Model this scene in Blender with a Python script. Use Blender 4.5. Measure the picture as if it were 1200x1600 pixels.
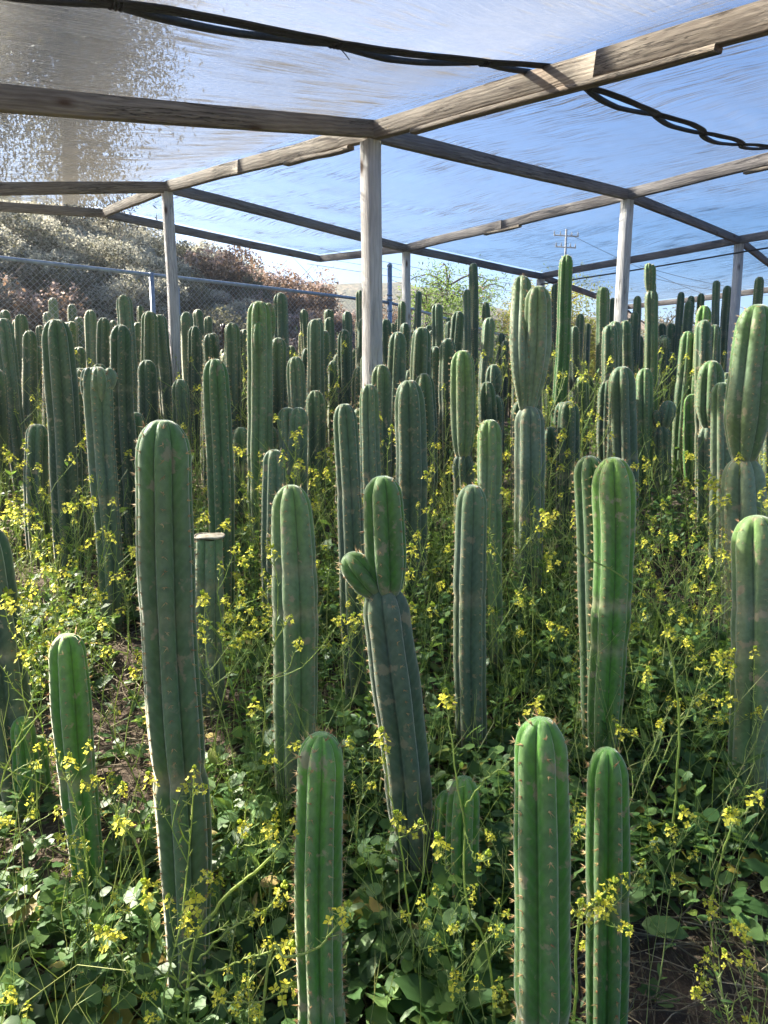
import bpy, math, random
import numpy as np
from mathutils import Vector, Matrix

for _o in list(bpy.data.objects):
    bpy.data.objects.remove(_o)
scene = bpy.context.scene
COL = scene.collection
PI = math.pi
random.seed(7)
RNG = np.random.default_rng(11)

# ------------------------------------------------------------------ camera
CAMZ, F, PITCH = 1.42, 1120.0, math.radians(9.0)
CT, ST = math.cos(PITCH), math.sin(PITCH)
cam_data = bpy.data.cameras.new('camera')
cam = bpy.data.objects.new('camera', cam_data)
COL.objects.link(cam)
cam.location = (0, 0, CAMZ)
cam.rotation_euler = (math.radians(90) - PITCH, 0, 0)
cam_data.sensor_fit = 'VERTICAL'
cam_data.sensor_height = 24.0
cam_data.lens = F / 1600.0 * 24.0
cam_data.clip_start = 0.03
cam_data.clip_end = 3000
scene.camera = cam

# ------------------------------------------------------------------ sky, sun, exposure
SUN_AZ, SUN_EL = math.radians(59), math.radians(34)      # azimuth to the left of the view
world = bpy.data.worlds.new('World')
scene.world = world
world.use_nodes = True
wn = world.node_tree
bg = wn.nodes['Background']
skyt = wn.nodes.new('ShaderNodeTexSky')
skyt.sky_type = 'NISHITA'
skyt.sun_disc = False
skyt.sun_elevation = SUN_EL
skyt.sun_rotation = -SUN_AZ
skyt.air_density = 0.75
skyt.dust_density = 0.8
skyt.ozone_density = 2.0
hs = wn.nodes.new('ShaderNodeHueSaturation')
hs.inputs['Saturation'].default_value = 1.35
wn.links.new(skyt.outputs[0], hs.inputs['Color'])
wn.links.new(hs.outputs[0], bg.inputs[0])
bg.inputs[1].default_value = 0.05
sun_data = bpy.data.lights.new('sun', 'SUN')
sun_data.energy = 5.0
sun_data.angle = math.radians(0.5)
sun_data.color = (1.0, 0.92, 0.78)
sun = bpy.data.objects.new('sun', sun_data)
COL.objects.link(sun)
SUN_DIR = Vector((-math.sin(SUN_AZ) * math.cos(SUN_EL), math.cos(SUN_AZ) * math.cos(SUN_EL), math.sin(SUN_EL)))
sun.rotation_euler = SUN_DIR.to_track_quat('Z', 'Y').to_euler()
sun.location = (-20, 15, 30)
scene.view_settings.view_transform = 'Standard'
scene.view_settings.look = 'None'
scene.view_settings.exposure = 2.48
scene.view_settings.gamma = 1.0
scene.view_settings.use_curve_mapping = False
scene.render.engine = 'CYCLES'
scene.cycles.transparent_max_bounces = 24
scene.cycles.max_bounces = 7
scene.cycles.diffuse_bounces = 3
scene.cycles.transmission_bounces = 4

# ------------------------------------------------------------------ geometry of the place
def ray(px, py):
    """Direction from the camera through a point of the photograph (1200x1600), forward component 1."""
    u = (px - 600) / F
    v = (800 - py) / F
    return np.array([u, CT + v * ST, v * CT - ST])

def at_depth(px, py, zc):
    d = ray(px, py) * zc
    return np.array([d[0], d[1], d[2] + CAMZ])

FC = np.array([0.1, 13.0]); FL = np.array([-9.9, 4.67])       # corner and left end of the chain link fence
_fd = (FL - FC) / np.linalg.norm(FL - FC); FN = np.array([_fd[1], -_fd[0]])
if FN[1] < 0: FN = -FN
FR = np.array([6.2, 26.5])

def smooth(a, b, x):
    t = np.clip((x - a) / (b - a), 0, 1)
    return t * t * (3 - 2 * t)

def ground_z(X, Y):
    X = np.asarray(X, float); Y = np.asarray(Y, float)
    y = np.clip(Y, -6, 6.5)
    z = 0.125 * y
    t = np.clip(Y - 6.5, 0, 5.0)
    z = z + 0.125 * t - 0.0125 * t * t
    d = (X - FC[0]) * FN[0] + (Y - FC[1]) * FN[1]            # metres behind the left fence
    a = X / np.maximum(Y, 1.0)
    cap = np.interp(a, [-3, -0.5, -0.3, -0.19, -0.12, -0.04, 0.06], [4.8, 4.6, 4.0, 3.2, 2.5, 1.5, 0])
    hill = np.clip(0.85 * (d - 0.6), 0, None)
    hill = cap * (1 - np.exp(-hill / np.maximum(cap, .05)))
    hill = hill * (1 - smooth(30, 60, d))
    return z + np.where(d > 0, hill, 0)

def gz(x, y): return float(ground_z(x, y))

def ground_hit(px, py):
    d = ray(px, py)
    lo, hi = 0.2, 40.0
    for _ in range(50):
        m = (lo + hi) / 2
        p = d * m
        if p[2] + CAMZ > gz(p[0], p[1]): lo = m
        else: hi = m
    return np.array([d[0] * lo, d[1] * lo])

def zc_of(x, y, z): return y * CT - (z - CAMZ) * ST

def ground_at_zc(px, zc):
    lo, hi = 0.2, 40.0
    for _ in range(50):
        m = (lo + hi) / 2
        if zc_of(0, m, gz((px - 600) / F * zc, m)) < zc: lo = m
        else: hi = m
    return np.array([(px - 600) / F * zc, lo])

# ------------------------------------------------------------------ helpers
def tag(o, label=None, cat=None, group=None, kind=None):
    if label: o['label'] = label
    if cat: o['category'] = cat
    if group: o['group'] = group
    if kind: o['kind'] = kind
    return o

def empty(name, loc=(0, 0, 0), rz=0):
    o = bpy.data.objects.new(name, None)
    o.empty_display_size = 0.1
    COL.objects.link(o)
    o.location = loc
    o.rotation_euler = (0, 0, rz)
    return o

def link_mesh(name, me, parent=None, mat=None, kind=None):
    o = bpy.data.objects.new(name, me)
    COL.objects.link(o)
    if mat is not None and not me.materials: me.materials.append(mat)
    if parent is not None: o.parent = parent
    if kind: o['kind'] = kind
    return o

def np_mesh(name, V, T=None, Q=None, attrs=None, smooth_=True):
    """Mesh from numpy vertices, triangles and quads."""
    me = bpy.data.meshes.new(name)
    V = np.asarray(V, np.float32)
    loops = []; starts = []; n = 0
    if Q is not None and len(Q):
        Q = np.asarray(Q, np.int32); loops.append(Q.ravel()); starts.append(np.arange(len(Q)) * 4); n += len(Q) * 4
    if T is not None and len(T):
        T = np.asarray(T, np.int32); loops.append(T.ravel()); starts.append(n + np.arange(len(T)) * 3)
    loops = np.concatenate(loops); starts = np.concatenate(starts)
    me.vertices.add(len(V)); me.vertices.foreach_set('co', V.ravel())
    me.loops.add(len(loops)); me.loops.foreach_set('vertex_index', loops.astype(np.int32))
    me.polygons.add(len(starts)); me.polygons.foreach_set('loop_start', starts.astype(np.int32))
    if smooth_:
        me.polygons.foreach_set('use_smooth', np.ones(len(starts), bool))
    for k, a in (attrs or {}).items():
        a = np.asarray(a, np.float32)
        if a.ndim == 1:
            at = me.attributes.new(k, 'FLOAT', 'POINT'); at.data.foreach_set('value', a)
        else:
            at = me.attributes.new(k, 'FLOAT_VECTOR', 'POINT'); at.data.foreach_set('vector', a.ravel())
    me.update(calc_edges=True)
    return me

class Acc:
    """Collects pieces of geometry for ONE mesh."""
    def __init__(self): self.V = []; self.T = []; self.Q = []; self.A = {}; self.n = 0
    def add(self, V, T=None, Q=None, **attrs):
        V = np.asarray(V, float).reshape(-1, 3)
        if T is not None and len(T): self.T.append(np.asarray(T, int).reshape(-1, 3) + self.n)
        if Q is not None and len(Q): self.Q.append(np.asarray(Q, int).reshape(-1, 4) + self.n)
        for k, a in attrs.items():
            a = np.asarray(a, float)
            if a.ndim == 0: a = np.full(len(V), float(a))
            self.A.setdefault(k, []).append(a)
        self.V.append(V); self.n += len(V)
    def tube(self, P, r, sides=4, cap=True, **attrs):
        V, Q, T = tube_np(P, r, sides, cap); self.add(V, T, Q, **attrs)
    def mesh(self, name, smooth_=True):
        return np_mesh(name, np.concatenate(self.V), np.concatenate(self.T) if self.T else None,
                       np.concatenate(self.Q) if self.Q else None, {k: np.concatenate(a) for k, a in self.A.items()}, smooth_)

def tube_np(P, r, sides=4, cap=True):
    P = np.asarray(P, float); n = len(P)
    r = np.broadcast_to(np.asarray(r, float), (n,))
    t = np.gradient(P, axis=0); t /= np.linalg.norm(t, axis=1)[:, None] + 1e-9
    ref = np.array([0, 0, 1.0]) if abs(t[0][2]) < .9 else np.array([1.0, 0, 0])
    a = np.cross(t, ref); a /= np.linalg.norm(a, axis=1)[:, None] + 1e-9
    b = np.cross(t, a)
    ph = np.arange(sides) / sides * 2 * PI
    V = P[:, None, :] + r[:, None, None] * (np.cos(ph)[None, :, None] * a[:, None, :] + np.sin(ph)[None, :, None] * b[:, None, :])
    V = V.reshape(-1, 3)
    i = np.arange(n - 1)[:, None] * sides; k = np.arange(sides)[None, :]; k2 = (k + 1) % sides
    Q = np.stack([i + k, i + k2, i + sides + k2, i + sides + k], -1).reshape(-1, 4)
    T = []
    if cap:
        V = np.concatenate([V, P[:1], P[-1:]])
        c0 = n * sides; c1 = c0 + 1
        for q in range(sides):
            T.append((c0, (q + 1) % sides, q)); T.append((c1, (n - 1) * sides + q, (n - 1) * sides + (q + 1) % sides))
    return V, Q, np.array(T, int).reshape(-1, 3)

def bez(pts, n):
    """Catmull-Rom through points."""
    P = np.asarray(pts, float)
    P = np.concatenate([[2 * P[0] - P[1]], P, [2 * P[-1] - P[-2]]])
    m = len(P) - 3
    out = []
    for s in np.linspace(0, m - 1e-6, n):
        k = int(s); t = s - k
        p0, p1, p2, p3 = P[k:k + 4]
        out.append(.5 * ((2 * p1) + (-p0 + p2) * t + (2 * p0 - 5 * p1 + 4 * p2 - p3) * t * t + (-p0 + 3 * p1 - 3 * p2 + p3) * t ** 3))
    return np.array(out)

# value noise in numpy (cheap, for shapes only)
_tab = RNG.random((64, 64))
def vnoise(x, y):
    x = np.asarray(x, float); y = np.asarray(y, float)
    xi = np.floor(x).astype(int); yi = np.floor(y).astype(int)
    fx = x - xi; fy = y - yi; fx = fx * fx * (3 - 2 * fx); fy = fy * fy * (3 - 2 * fy)
    g = lambda i, j: _tab[i % 64, j % 64]
    return (g(xi, yi) * (1 - fx) + g(xi + 1, yi) * fx) * (1 - fy) + (g(xi, yi + 1) * (1 - fx) + g(xi + 1, yi + 1) * fx) * fy
def fbm(x, y, o=4):
    s = 0; a = .5
    for k in range(o):
        s = s + a * vnoise(x * 2 ** k + 7 * k, y * 2 ** k + 3 * k); a *= .5
    return s

# ------------------------------------------------------------------ materials
class NT:
    def __init__(self, name):
        self.m = bpy.data.materials.new(name); self.m.use_nodes = True
        self.t = self.m.node_tree; self.t.nodes.clear()
        self.out = self.n('ShaderNodeOutputMaterial')
    def n(self, typ, **kw):
        nd = self.t.nodes.new(typ)
        for k, v in kw.items():
            if k.startswith('i_'):
                key = k[2:]; nd.inputs[int(key) if key.isdigit() else key.replace('_', ' ')].default_value = v
            else: setattr(nd, k, v)
        return nd
    def l(self, a, b): self.t.links.new(a, b)
    def ramp(self, fac, stops, interp='LINEAR'):
        r = self.n('ShaderNodeValToRGB'); r.color_ramp.interpolation = interp
        e = r.color_ramp.elements
        while len(e) < len(stops): e.new(.5)
        for s, (p, c) in zip(e, stops): s.position = p; s.color = (*c, 1) if len(c) == 3 else c
        self.l(fac, r.inputs[0]); return r
    def mix(self, fac, a, b, mode='MIX'):
        m = self.n('ShaderNodeMix', data_type='RGBA', blend_type=mode)
        for s, v in ((m.inputs[0], fac), (m.inputs[6], a), (m.inputs[7], b)):
            if hasattr(v, 'is_linked') or isinstance(v, bpy.types.NodeSocket): self.l(v, s)
            elif isinstance(v, (int, float)): s.default_value = v
            else: s.default_value = (*v, 1)
        return m.outputs[2]
    def math(self, op, a, b=0.0, c=0.0, clamp=False):
        m = self.n('ShaderNodeMath', operation=op, use_clamp=clamp)
        for i, v in enumerate((a, b, c)):
            if isinstance(v, bpy.types.NodeSocket): self.l(v, m.inputs[i])
            else: m.inputs[i].default_value = v
        return m.outputs[0]
    def noise(self, vec, scale, detail=3, rough=.55, mapscale=None):
        if mapscale is not None:
            mp = self.n('ShaderNodeMapping'); mp.inputs['Scale'].default_value = mapscale
            self.l(vec, mp.inputs[0]); vec = mp.outputs[0]
        nz = self.n('ShaderNodeTexNoise'); nz.inputs['Scale'].default_value = scale
        nz.inputs['Detail'].default_value = detail; nz.inputs['Roughness'].default_value = rough
        self.l(vec, nz.inputs['Vector']); return nz.outputs[0]
    def coord(self, which='Object'): return self.n('ShaderNodeTexCoord').outputs[which]
    def attr(self, name): return self.n('ShaderNodeAttribute', attribute_name=name).outputs['Fac']
    def bump(self, h, strength=.4, dist=.01):
        b = self.n('ShaderNodeBump', i_Strength=strength, i_Distance=dist); self.l(h, b.inputs['Height']); return b.outputs[0]
    def pbr(self, color, rough=.6, normal=None, spec=.4, **kw):
        p = self.n('ShaderNodeBsdfPrincipled')
        if isinstance(color, bpy.types.NodeSocket): self.l(color, p.inputs['Base Color'])
        else: p.inputs['Base Color'].default_value = (*color, 1)
        if isinstance(rough, bpy.types.NodeSocket): self.l(rough, p.inputs['Roughness'])
        else: p.inputs['Roughness'].default_value = rough
        p.inputs['Specular IOR Level'].default_value = spec
        if normal is not None: self.l(normal, p.inputs['Normal'])
        for k, v in kw.items(): p.inputs[k.replace('_', ' ')].default_value = v
        return p
    def done(self, sh): self.l(sh.outputs[0] if hasattr(sh, 'outputs') else sh, self.out.inputs[0]); return self.m

def mat_cactus(name, tip, body, bloom, base):
    n = NT(name)
    age = n.attr('age'); crest = n.attr('crest'); s = n.attr('along')
    rnd = n.n('ShaderNodeObjectInfo').outputs['Random']
    oc = n.coord()
    n1 = n.noise(oc, 9, 4); n2 = n.noise(oc, 55, 3); n3 = n.noise(oc, 3.0, 3, mapscale=(3, 3, .8))
    c = n.ramp(age, [(0.0, tip), (.05, tip), (.22, body), (.72, body), (1.0, base)]).outputs[0]
    blo = n.math('MULTIPLY', n.ramp(n3, [(.38, (0, 0, 0)), (.62, (1, 1, 1))]).outputs[0], n.ramp(age, [(.03, (0, 0, 0)), (.2, (1, 1, 1)), (.65, (.7, .7, .7)), (.9, (0, 0, 0))]).outputs[0])
    blo = n.math('MULTIPLY', blo, n.math('MULTIPLY_ADD', rnd, .5, .35))
    c = n.mix(blo, c, bloom)
    olive = n.ramp(n.noise(oc, 4.5, 3, mapscale=(1, 1, .5)), [(.45, (0, 0, 0)), (.68, (.7, .7, .7))]).outputs[0]
    c = n.mix(olive, c, (.12, .16, .03))
    # the paler wax on the rib crest and the dark narrow line of the groove
    c = n.mix(n.ramp(crest, [(.6, (0, 0, 0)), (1, (.38, .38, .38))]).outputs[0], c, (.22, .25, .15))
    c = n.mix(n.ramp(crest, [(.0, (.55, .55, .55)), (.13, (0, 0, 0))]).outputs[0], c, (.02, .035, .02))
    c = n.mix(n.ramp(n2, [(.35, (.35, .35, .35)), (.6, (0, 0, 0))]).outputs[0], c, (.035, .06, .025))
    drt = n.ramp(n.noise(oc, 2.2, 5, .7, (1, 1, .35)), [(.45, (0, 0, 0)), (.66, (.75, .75, .75))]).outputs[0]
    c = n.mix(n.math('MULTIPLY', drt, n.ramp(age, [(.1, (0, 0, 0)), (.6, (1, 1, 1))]).outputs[0]), c, (.075, .07, .045))
    # corky scars
    sc = n.ramp(n.noise(oc, 22, 4, .6), [(.60, (0, 0, 0)), (.65, (.9, .9, .9))]).outputs[0]
    c = n.mix(n.math('MULTIPLY', sc, .8), c, (.29, .23, .14))
    band = n.attr('scar')
    c = n.mix(n.math('MULTIPLY', band, n.math('MULTIPLY_ADD', n2, 1.5, .0), clamp=True), c, (.30, .26, .16))
    hsv = n.n('ShaderNodeHueSaturation'); n.l(c, hsv.inputs['Color'])
    n.l(n.math('MULTIPLY_ADD', rnd, .5, .8), hsv.inputs['Value']); n.l(n.math('MULTIPLY_ADD', rnd, -.03, .515), hsv.inputs['Hue'])
    # faint chevrons under every areole
    ph = n.math('MULTIPLY_ADD', n.math('SUBTRACT', 1.0, crest), 1.2, n.math('MULTIPLY', s, 1 / .03))
    wv = n.math('SINE', n.math('MULTIPLY', ph, 2 * PI))
    cr = n.math('POWER', n.math('MULTIPLY_ADD', wv, .5, .5), 3.0)
    c2 = n.mix(n.math('MULTIPLY', cr, n.math('MULTIPLY', n1, .15)), hsv.outputs[0], (.26, .30, .20))
    h = n.math('ADD', n.math('MULTIPLY', cr, n.math('MULTIPLY', n1, .35)), n.math('MULTIPLY', n2, .8))
    p = n.pbr(c2, n.ramp(n1, [(.3, (.46,) * 3), (.7, (.68,) * 3)]).outputs[0], n.bump(h, .5, .003), .32)
    p.inputs['Sheen Weight'].default_value = .9
    p.inputs['Sheen Roughness'].default_value = .35
    p.inputs['Sheen Tint'].default_value = (1, .97, .85, 1)
    return n.done(p)

MC = [mat_cactus('cactus_green', (.13, .26, .06), (.085, .165, .055), (.15, .22, .13), (.10, .11, .04)),
      mat_cactus('cactus_blue', (.115, .20, .095), (.078, .13, .075), (.15, .20, .16), (.08, .095, .045)),
      mat_cactus('cactus_bright', (.13, .31, .035), (.06, .20, .02), (.075, .20, .04), (.09, .16, .02)),
      mat_cactus('cactus_pale', (.15, .25, .10), (.16, .23, .12), (.25, .31, .20), (.13, .16, .08)),
      mat_cactus('cactus_dark_shaded', (.06, .13, .045), (.032, .066, .036), (.055, .095, .07), (.05, .06, .03))]  # dark skin with the shade of the back rows put into its colour

def simple(name, c, rough=.7, c2=None, scale=30, **kw):
    n = NT(name)
    if c2 is not None:
        c = n.mix(n.ramp(n.noise(n.coord(), scale, 3), [(.4, (0, 0, 0)), (.65, (1, 1, 1))]).outputs[0], c, c2)
    return n.done(n.pbr(c, rough, **kw))

M_SPINE = simple('spine', (.62, .42, .18), .5, (.30, .13, .05), 60)
M_CORK = simple('cut_end', (.42, .38, .30), .9, (.25, .2, .14), 40)
M_GALV = simple('galvanised_steel', (.30, .36, .43), .45, (.20, .25, .31), 15, Metallic=.5)
M_WIRE = simple('fence_wire', (.42, .42, .42), .5, Metallic=.6)
M_CORD = simple('black_hem', (.018, .017, .017), .8, (.035, .03, .028), 80)
M_CABLE = simple('utility_wire', (.06, .06, .065), .7)
M_POLE = simple('hazed_pole', (.36, .34, .34), .9)  # paler grey, distance haze put into the pole's colour
M_TUB = simple('dark_plastic', (.05, .035, .05), .5, (.08, .06, .07), 8)

def mat_wood(name, a, b, dark):
    n = NT(name)
    oc = n.coord(); rnd = n.n('ShaderNodeObjectInfo').outputs['Random']
    off = n.n('ShaderNodeVectorMath', operation='ADD'); cmb = n.n('ShaderNodeCombineXYZ'); n.l(n.math('MULTIPLY', rnd, 37.0), cmb.inputs[0]); n.l(n.math('MULTIPLY', rnd, 5.0), cmb.inputs[1])
    n.l(oc, off.inputs[0]); n.l(cmb.outputs[0], off.inputs[1]); oc = off.outputs[0]
    # growth rings cut lengthways: distance from a wandering pith, in bands
    warp = n.noise(oc, 1.0, 3, .5, (1.3, 9, 9)); warp2 = n.noise(oc, 1.0, 2, .5, (5, 14, 14))
    sx = n.n('ShaderNodeSeparateXYZ'); n.l(oc, sx.inputs[0])
    ringc = n.math('ADD', n.math('MULTIPLY', n.math('ADD', sx.outputs[2], n.math('MULTIPLY', sx.outputs[1], .6)), 330.0), n.math('ADD', n.math('MULTIPLY', warp, 26.0), n.math('MULTIPLY', warp2, 9.0)))
    ring = n.math('POWER', n.math('MULTIPLY_ADD', n.math('SINE', ringc), .5, .5), 1.6)
    fine = n.noise(oc, 1.0, 5, .7, (7, 190, 190)); blot = n.noise(oc, 1.0, 4, .6, (2.5, 8, 8))
    c = n.mix(n.ramp(blot, [(.35, (0, 0, 0)), (.65, (1, 1, 1))]).outputs[0], a, b)
    c = n.mix(n.math('MULTIPLY', ring, .36), c, dark)
    c = n.mix(n.ramp(fine, [(.36, (.5,) * 3), (.56, (0, 0, 0))]).outputs[0], c, dark)
    vo = n.n('ShaderNodeTexVoronoi', feature='F1'); vo.inputs['Scale'].default_value = 1
    mp2 = n.n('ShaderNodeMapping'); mp2.inputs['Scale'].default_value = (2.4, 7, 7); n.l(oc, mp2.inputs[0]); n.l(mp2.outputs[0], vo.inputs[0])
    knot = n.ramp(vo.outputs[0], [(.06, (1,) * 3), (.10, (.5,) * 3), (.17, (0, 0, 0))]).outputs[0]
    c = n.mix(knot, c, (.085, .045, .025))
    ck = n.noise(oc, 1.0, 5, .75, (.8, 22, 22))
    crack = n.ramp(ck, [(.485, (0, 0, 0)), (.497, (1,) * 3), (.503, (1,) * 3), (.515, (0, 0, 0))]).outputs[0]
    crack = n.math('MULTIPLY', crack, n.ramp(n.noise(oc, .9, 2), [(.5, (0, 0, 0)), (.56, (1,) * 3)]).outputs[0])
    c = n.mix(n.math('MULTIPLY', crack, .9), c, (.025, .018, .014))
    h = n.math('SUBTRACT', n.math('ADD', n.math('MULTIPLY', fine, 1.2), n.math('MULTIPLY', ring, -.5)), n.math('MULTIPLY', crack, 2.5))
    return n.done(n.pbr(c, .85, n.bump(h, .7, .003), .2))
M_WOOD = mat_wood('weathered_timber', (.21, .165, .125), (.32, .26, .20), (.09, .065, .05))
M_WOODG = mat_wood('shaded_grey_timber', (.17, .145, .135), (.27, .235, .215), (.075, .06, .055))  # greyer wood, darkened so the shade on these beams sits in its colour
M_POST = mat_wood('post_timber', (.50, .46, .44), (.66, .62, .59), (.30, .27, .25))

def mat_leaf(name, stops, trans=.45, rough=.5, nscale=60, tc=(.30, .42, .03)):
    n = NT(name)
    t = n.attr('tint')
    c = n.ramp(t, stops).outputs[0]
    c = n.mix(n.math('MULTIPLY', n.noise(n.coord(), nscale, 2), .35), c, (.02, .04, .01))
    p = n.pbr(c, rough, spec=.35)
    tr = n.n('ShaderNodeBsdfTranslucent')
    n.l(n.mix(.35, c, tc), tr.inputs[0])
    ms = n.n('ShaderNodeMixShader'); ms.inputs[0].default_value = trans
    n.l(p.outputs[0], ms.inputs[1]); n.l(tr.outputs[0], ms.inputs[2])
    return n.done(ms)
M_LEAF = mat_leaf('weed_leaf', [(0, (.05, .12, .035)), (.5, (.09, .19, .06)), (.85, (.16, .27, .08)), (.94, (.14, .24, .05)), (.97, (.40, .33, .06)), (1, (.42, .30, .12))])
M_STEM = mat_leaf('weed_stem', [(0, (.22, .34, .08)), (.6, (.38, .48, .14)), (1, (.60, .60, .30))], .45, tc=(.6, .65, .15))
M_FLOWER = mat_leaf('mustard_petal', [(0, (.84, .76, .05)), (.8, (.92, .86, .14)), (1, (.50, .62, .08))], .5, .6, 10, tc=(.95, .9, .15))
M_STRAW = mat_leaf('dry_straw', [(0, (.10, .075, .05)), (.6, (.20, .155, .10)), (1, (.42, .35, .24))], .15, .8)
M_SCRUB = mat_leaf('scrub_leaf', [(0, (.11, .11, .07)), (.5, (.18, .17, .11)), (1, (.27, .25, .18))], .3, .8, tc=(.28, .28, .15))
M_BLOSSOM = mat_leaf('white_blossom', [(0, (.48, .48, .38)), (1, (.56, .53, .44))], .4, .8, tc=(.52, .48, .38))
M_DRY = mat_leaf('dry_scrub', [(0, (.15, .105, .07)), (.6, (.25, .175, .12)), (1, (.38, .29, .21))], .35, .8, tc=(.45, .25, .15))
M_DRYB = mat_leaf('pink_seedhead', [(0, (.40, .28, .24)), (1, (.60, .48, .42))], .4, .8, tc=(.6, .45, .4))
M_FEATHER = mat_leaf('feathery_leaf', [(0, (.06, .12, .04)), (.6, (.12, .20, .06)), (1, (.20, .28, .09))], .5, .6)
M_YELLOW = mat_leaf('yellowing_leaf', [(0, (.14, .16, .03)), (.5, (.30, .28, .04)), (1, (.50, .36, .05))], .5, .6)
M_GUM = mat_leaf('gum_leaf', [(0, (.08, .075, .05)), (1, (.20, .17, .11))], .4, .5, tc=(.35, .28, .15))
M_BARK = simple('bark', (.16, .12, .09), .9, (.09, .07, .05), 12)
M_GUMBARK = simple('gum_bark', (.42, .36, .30), .8, (.26, .21, .17), 3)

def mat_soil():
    n = NT('soil')
    oc = n.coord()
    a = n.noise(oc, 3.5, 5, .65); b = n.noise(oc, 40, 5, .7)
    g = n.n('ShaderNodeSeparateXYZ'); n.l(oc, g.inputs[0])
    c = n.ramp(a, [(.3, (.045, .032, .024)), (.7, (.085, .062, .046))]).outputs[0]
    c = n.mix(n.ramp(b, [(.45, (0, 0, 0)), (.75, (.8, .8, .8))]).outputs[0], c, (.13, .10, .075))
    c = n.mix(n.ramp(n.noise(oc, 120, 3, .7, (1, .25, 1)), [(.56, (0, 0, 0)), (.64, (.7, .7, .7))]).outputs[0], c, (.20, .16, .11))
    far = n.ramp(n.math('DIVIDE', g.outputs[1], 40.0), [(.25, (0, 0, 0)), (.6, (1, 1, 1))]).outputs[0]
    dry = n.ramp(n.noise(oc, 1.3, 5, .6), [(.3, (.12, .12, .06)), (.55, (.22, .16, .10)), (.75, (.33, .27, .2))]).outputs[0]
    c = n.mix(far, c, dry)
    h = n.math('ADD', n.math('MULTIPLY', b, .6), a)
    return n.done(n.pbr(c, .95, n.bump(h, .8, .02), .15))
M_SOIL = mat_soil()

def mat_farhill():
    n = NT('far_hill_scrub')
    oc = n.coord()
    a = n.noise(oc, .12, 6, .7); b = n.noise(oc, .5, 4, .7)
    c = n.ramp(a, [(.35, (.09, .10, .05)), (.5, (.19, .15, .09)), (.65, (.30, .23, .15))]).outputs[0]
    c = n.mix(n.ramp(n.noise(oc, .9, 5, .75), [(.47, (0, 0, 0)), (.56, (.85,) * 3)]).outputs[0], c, (.06, .065, .04))
    c = n.mix(n.ramp(b, [(.4, (.6,) * 3), (.6, (0, 0, 0))]).outputs[0], c, (.07, .09, .045))
    return n.done(n.pbr(c, .95, n.bump(b, .8, 1.0), .1))
M_FARHILL = mat_farhill()

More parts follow.
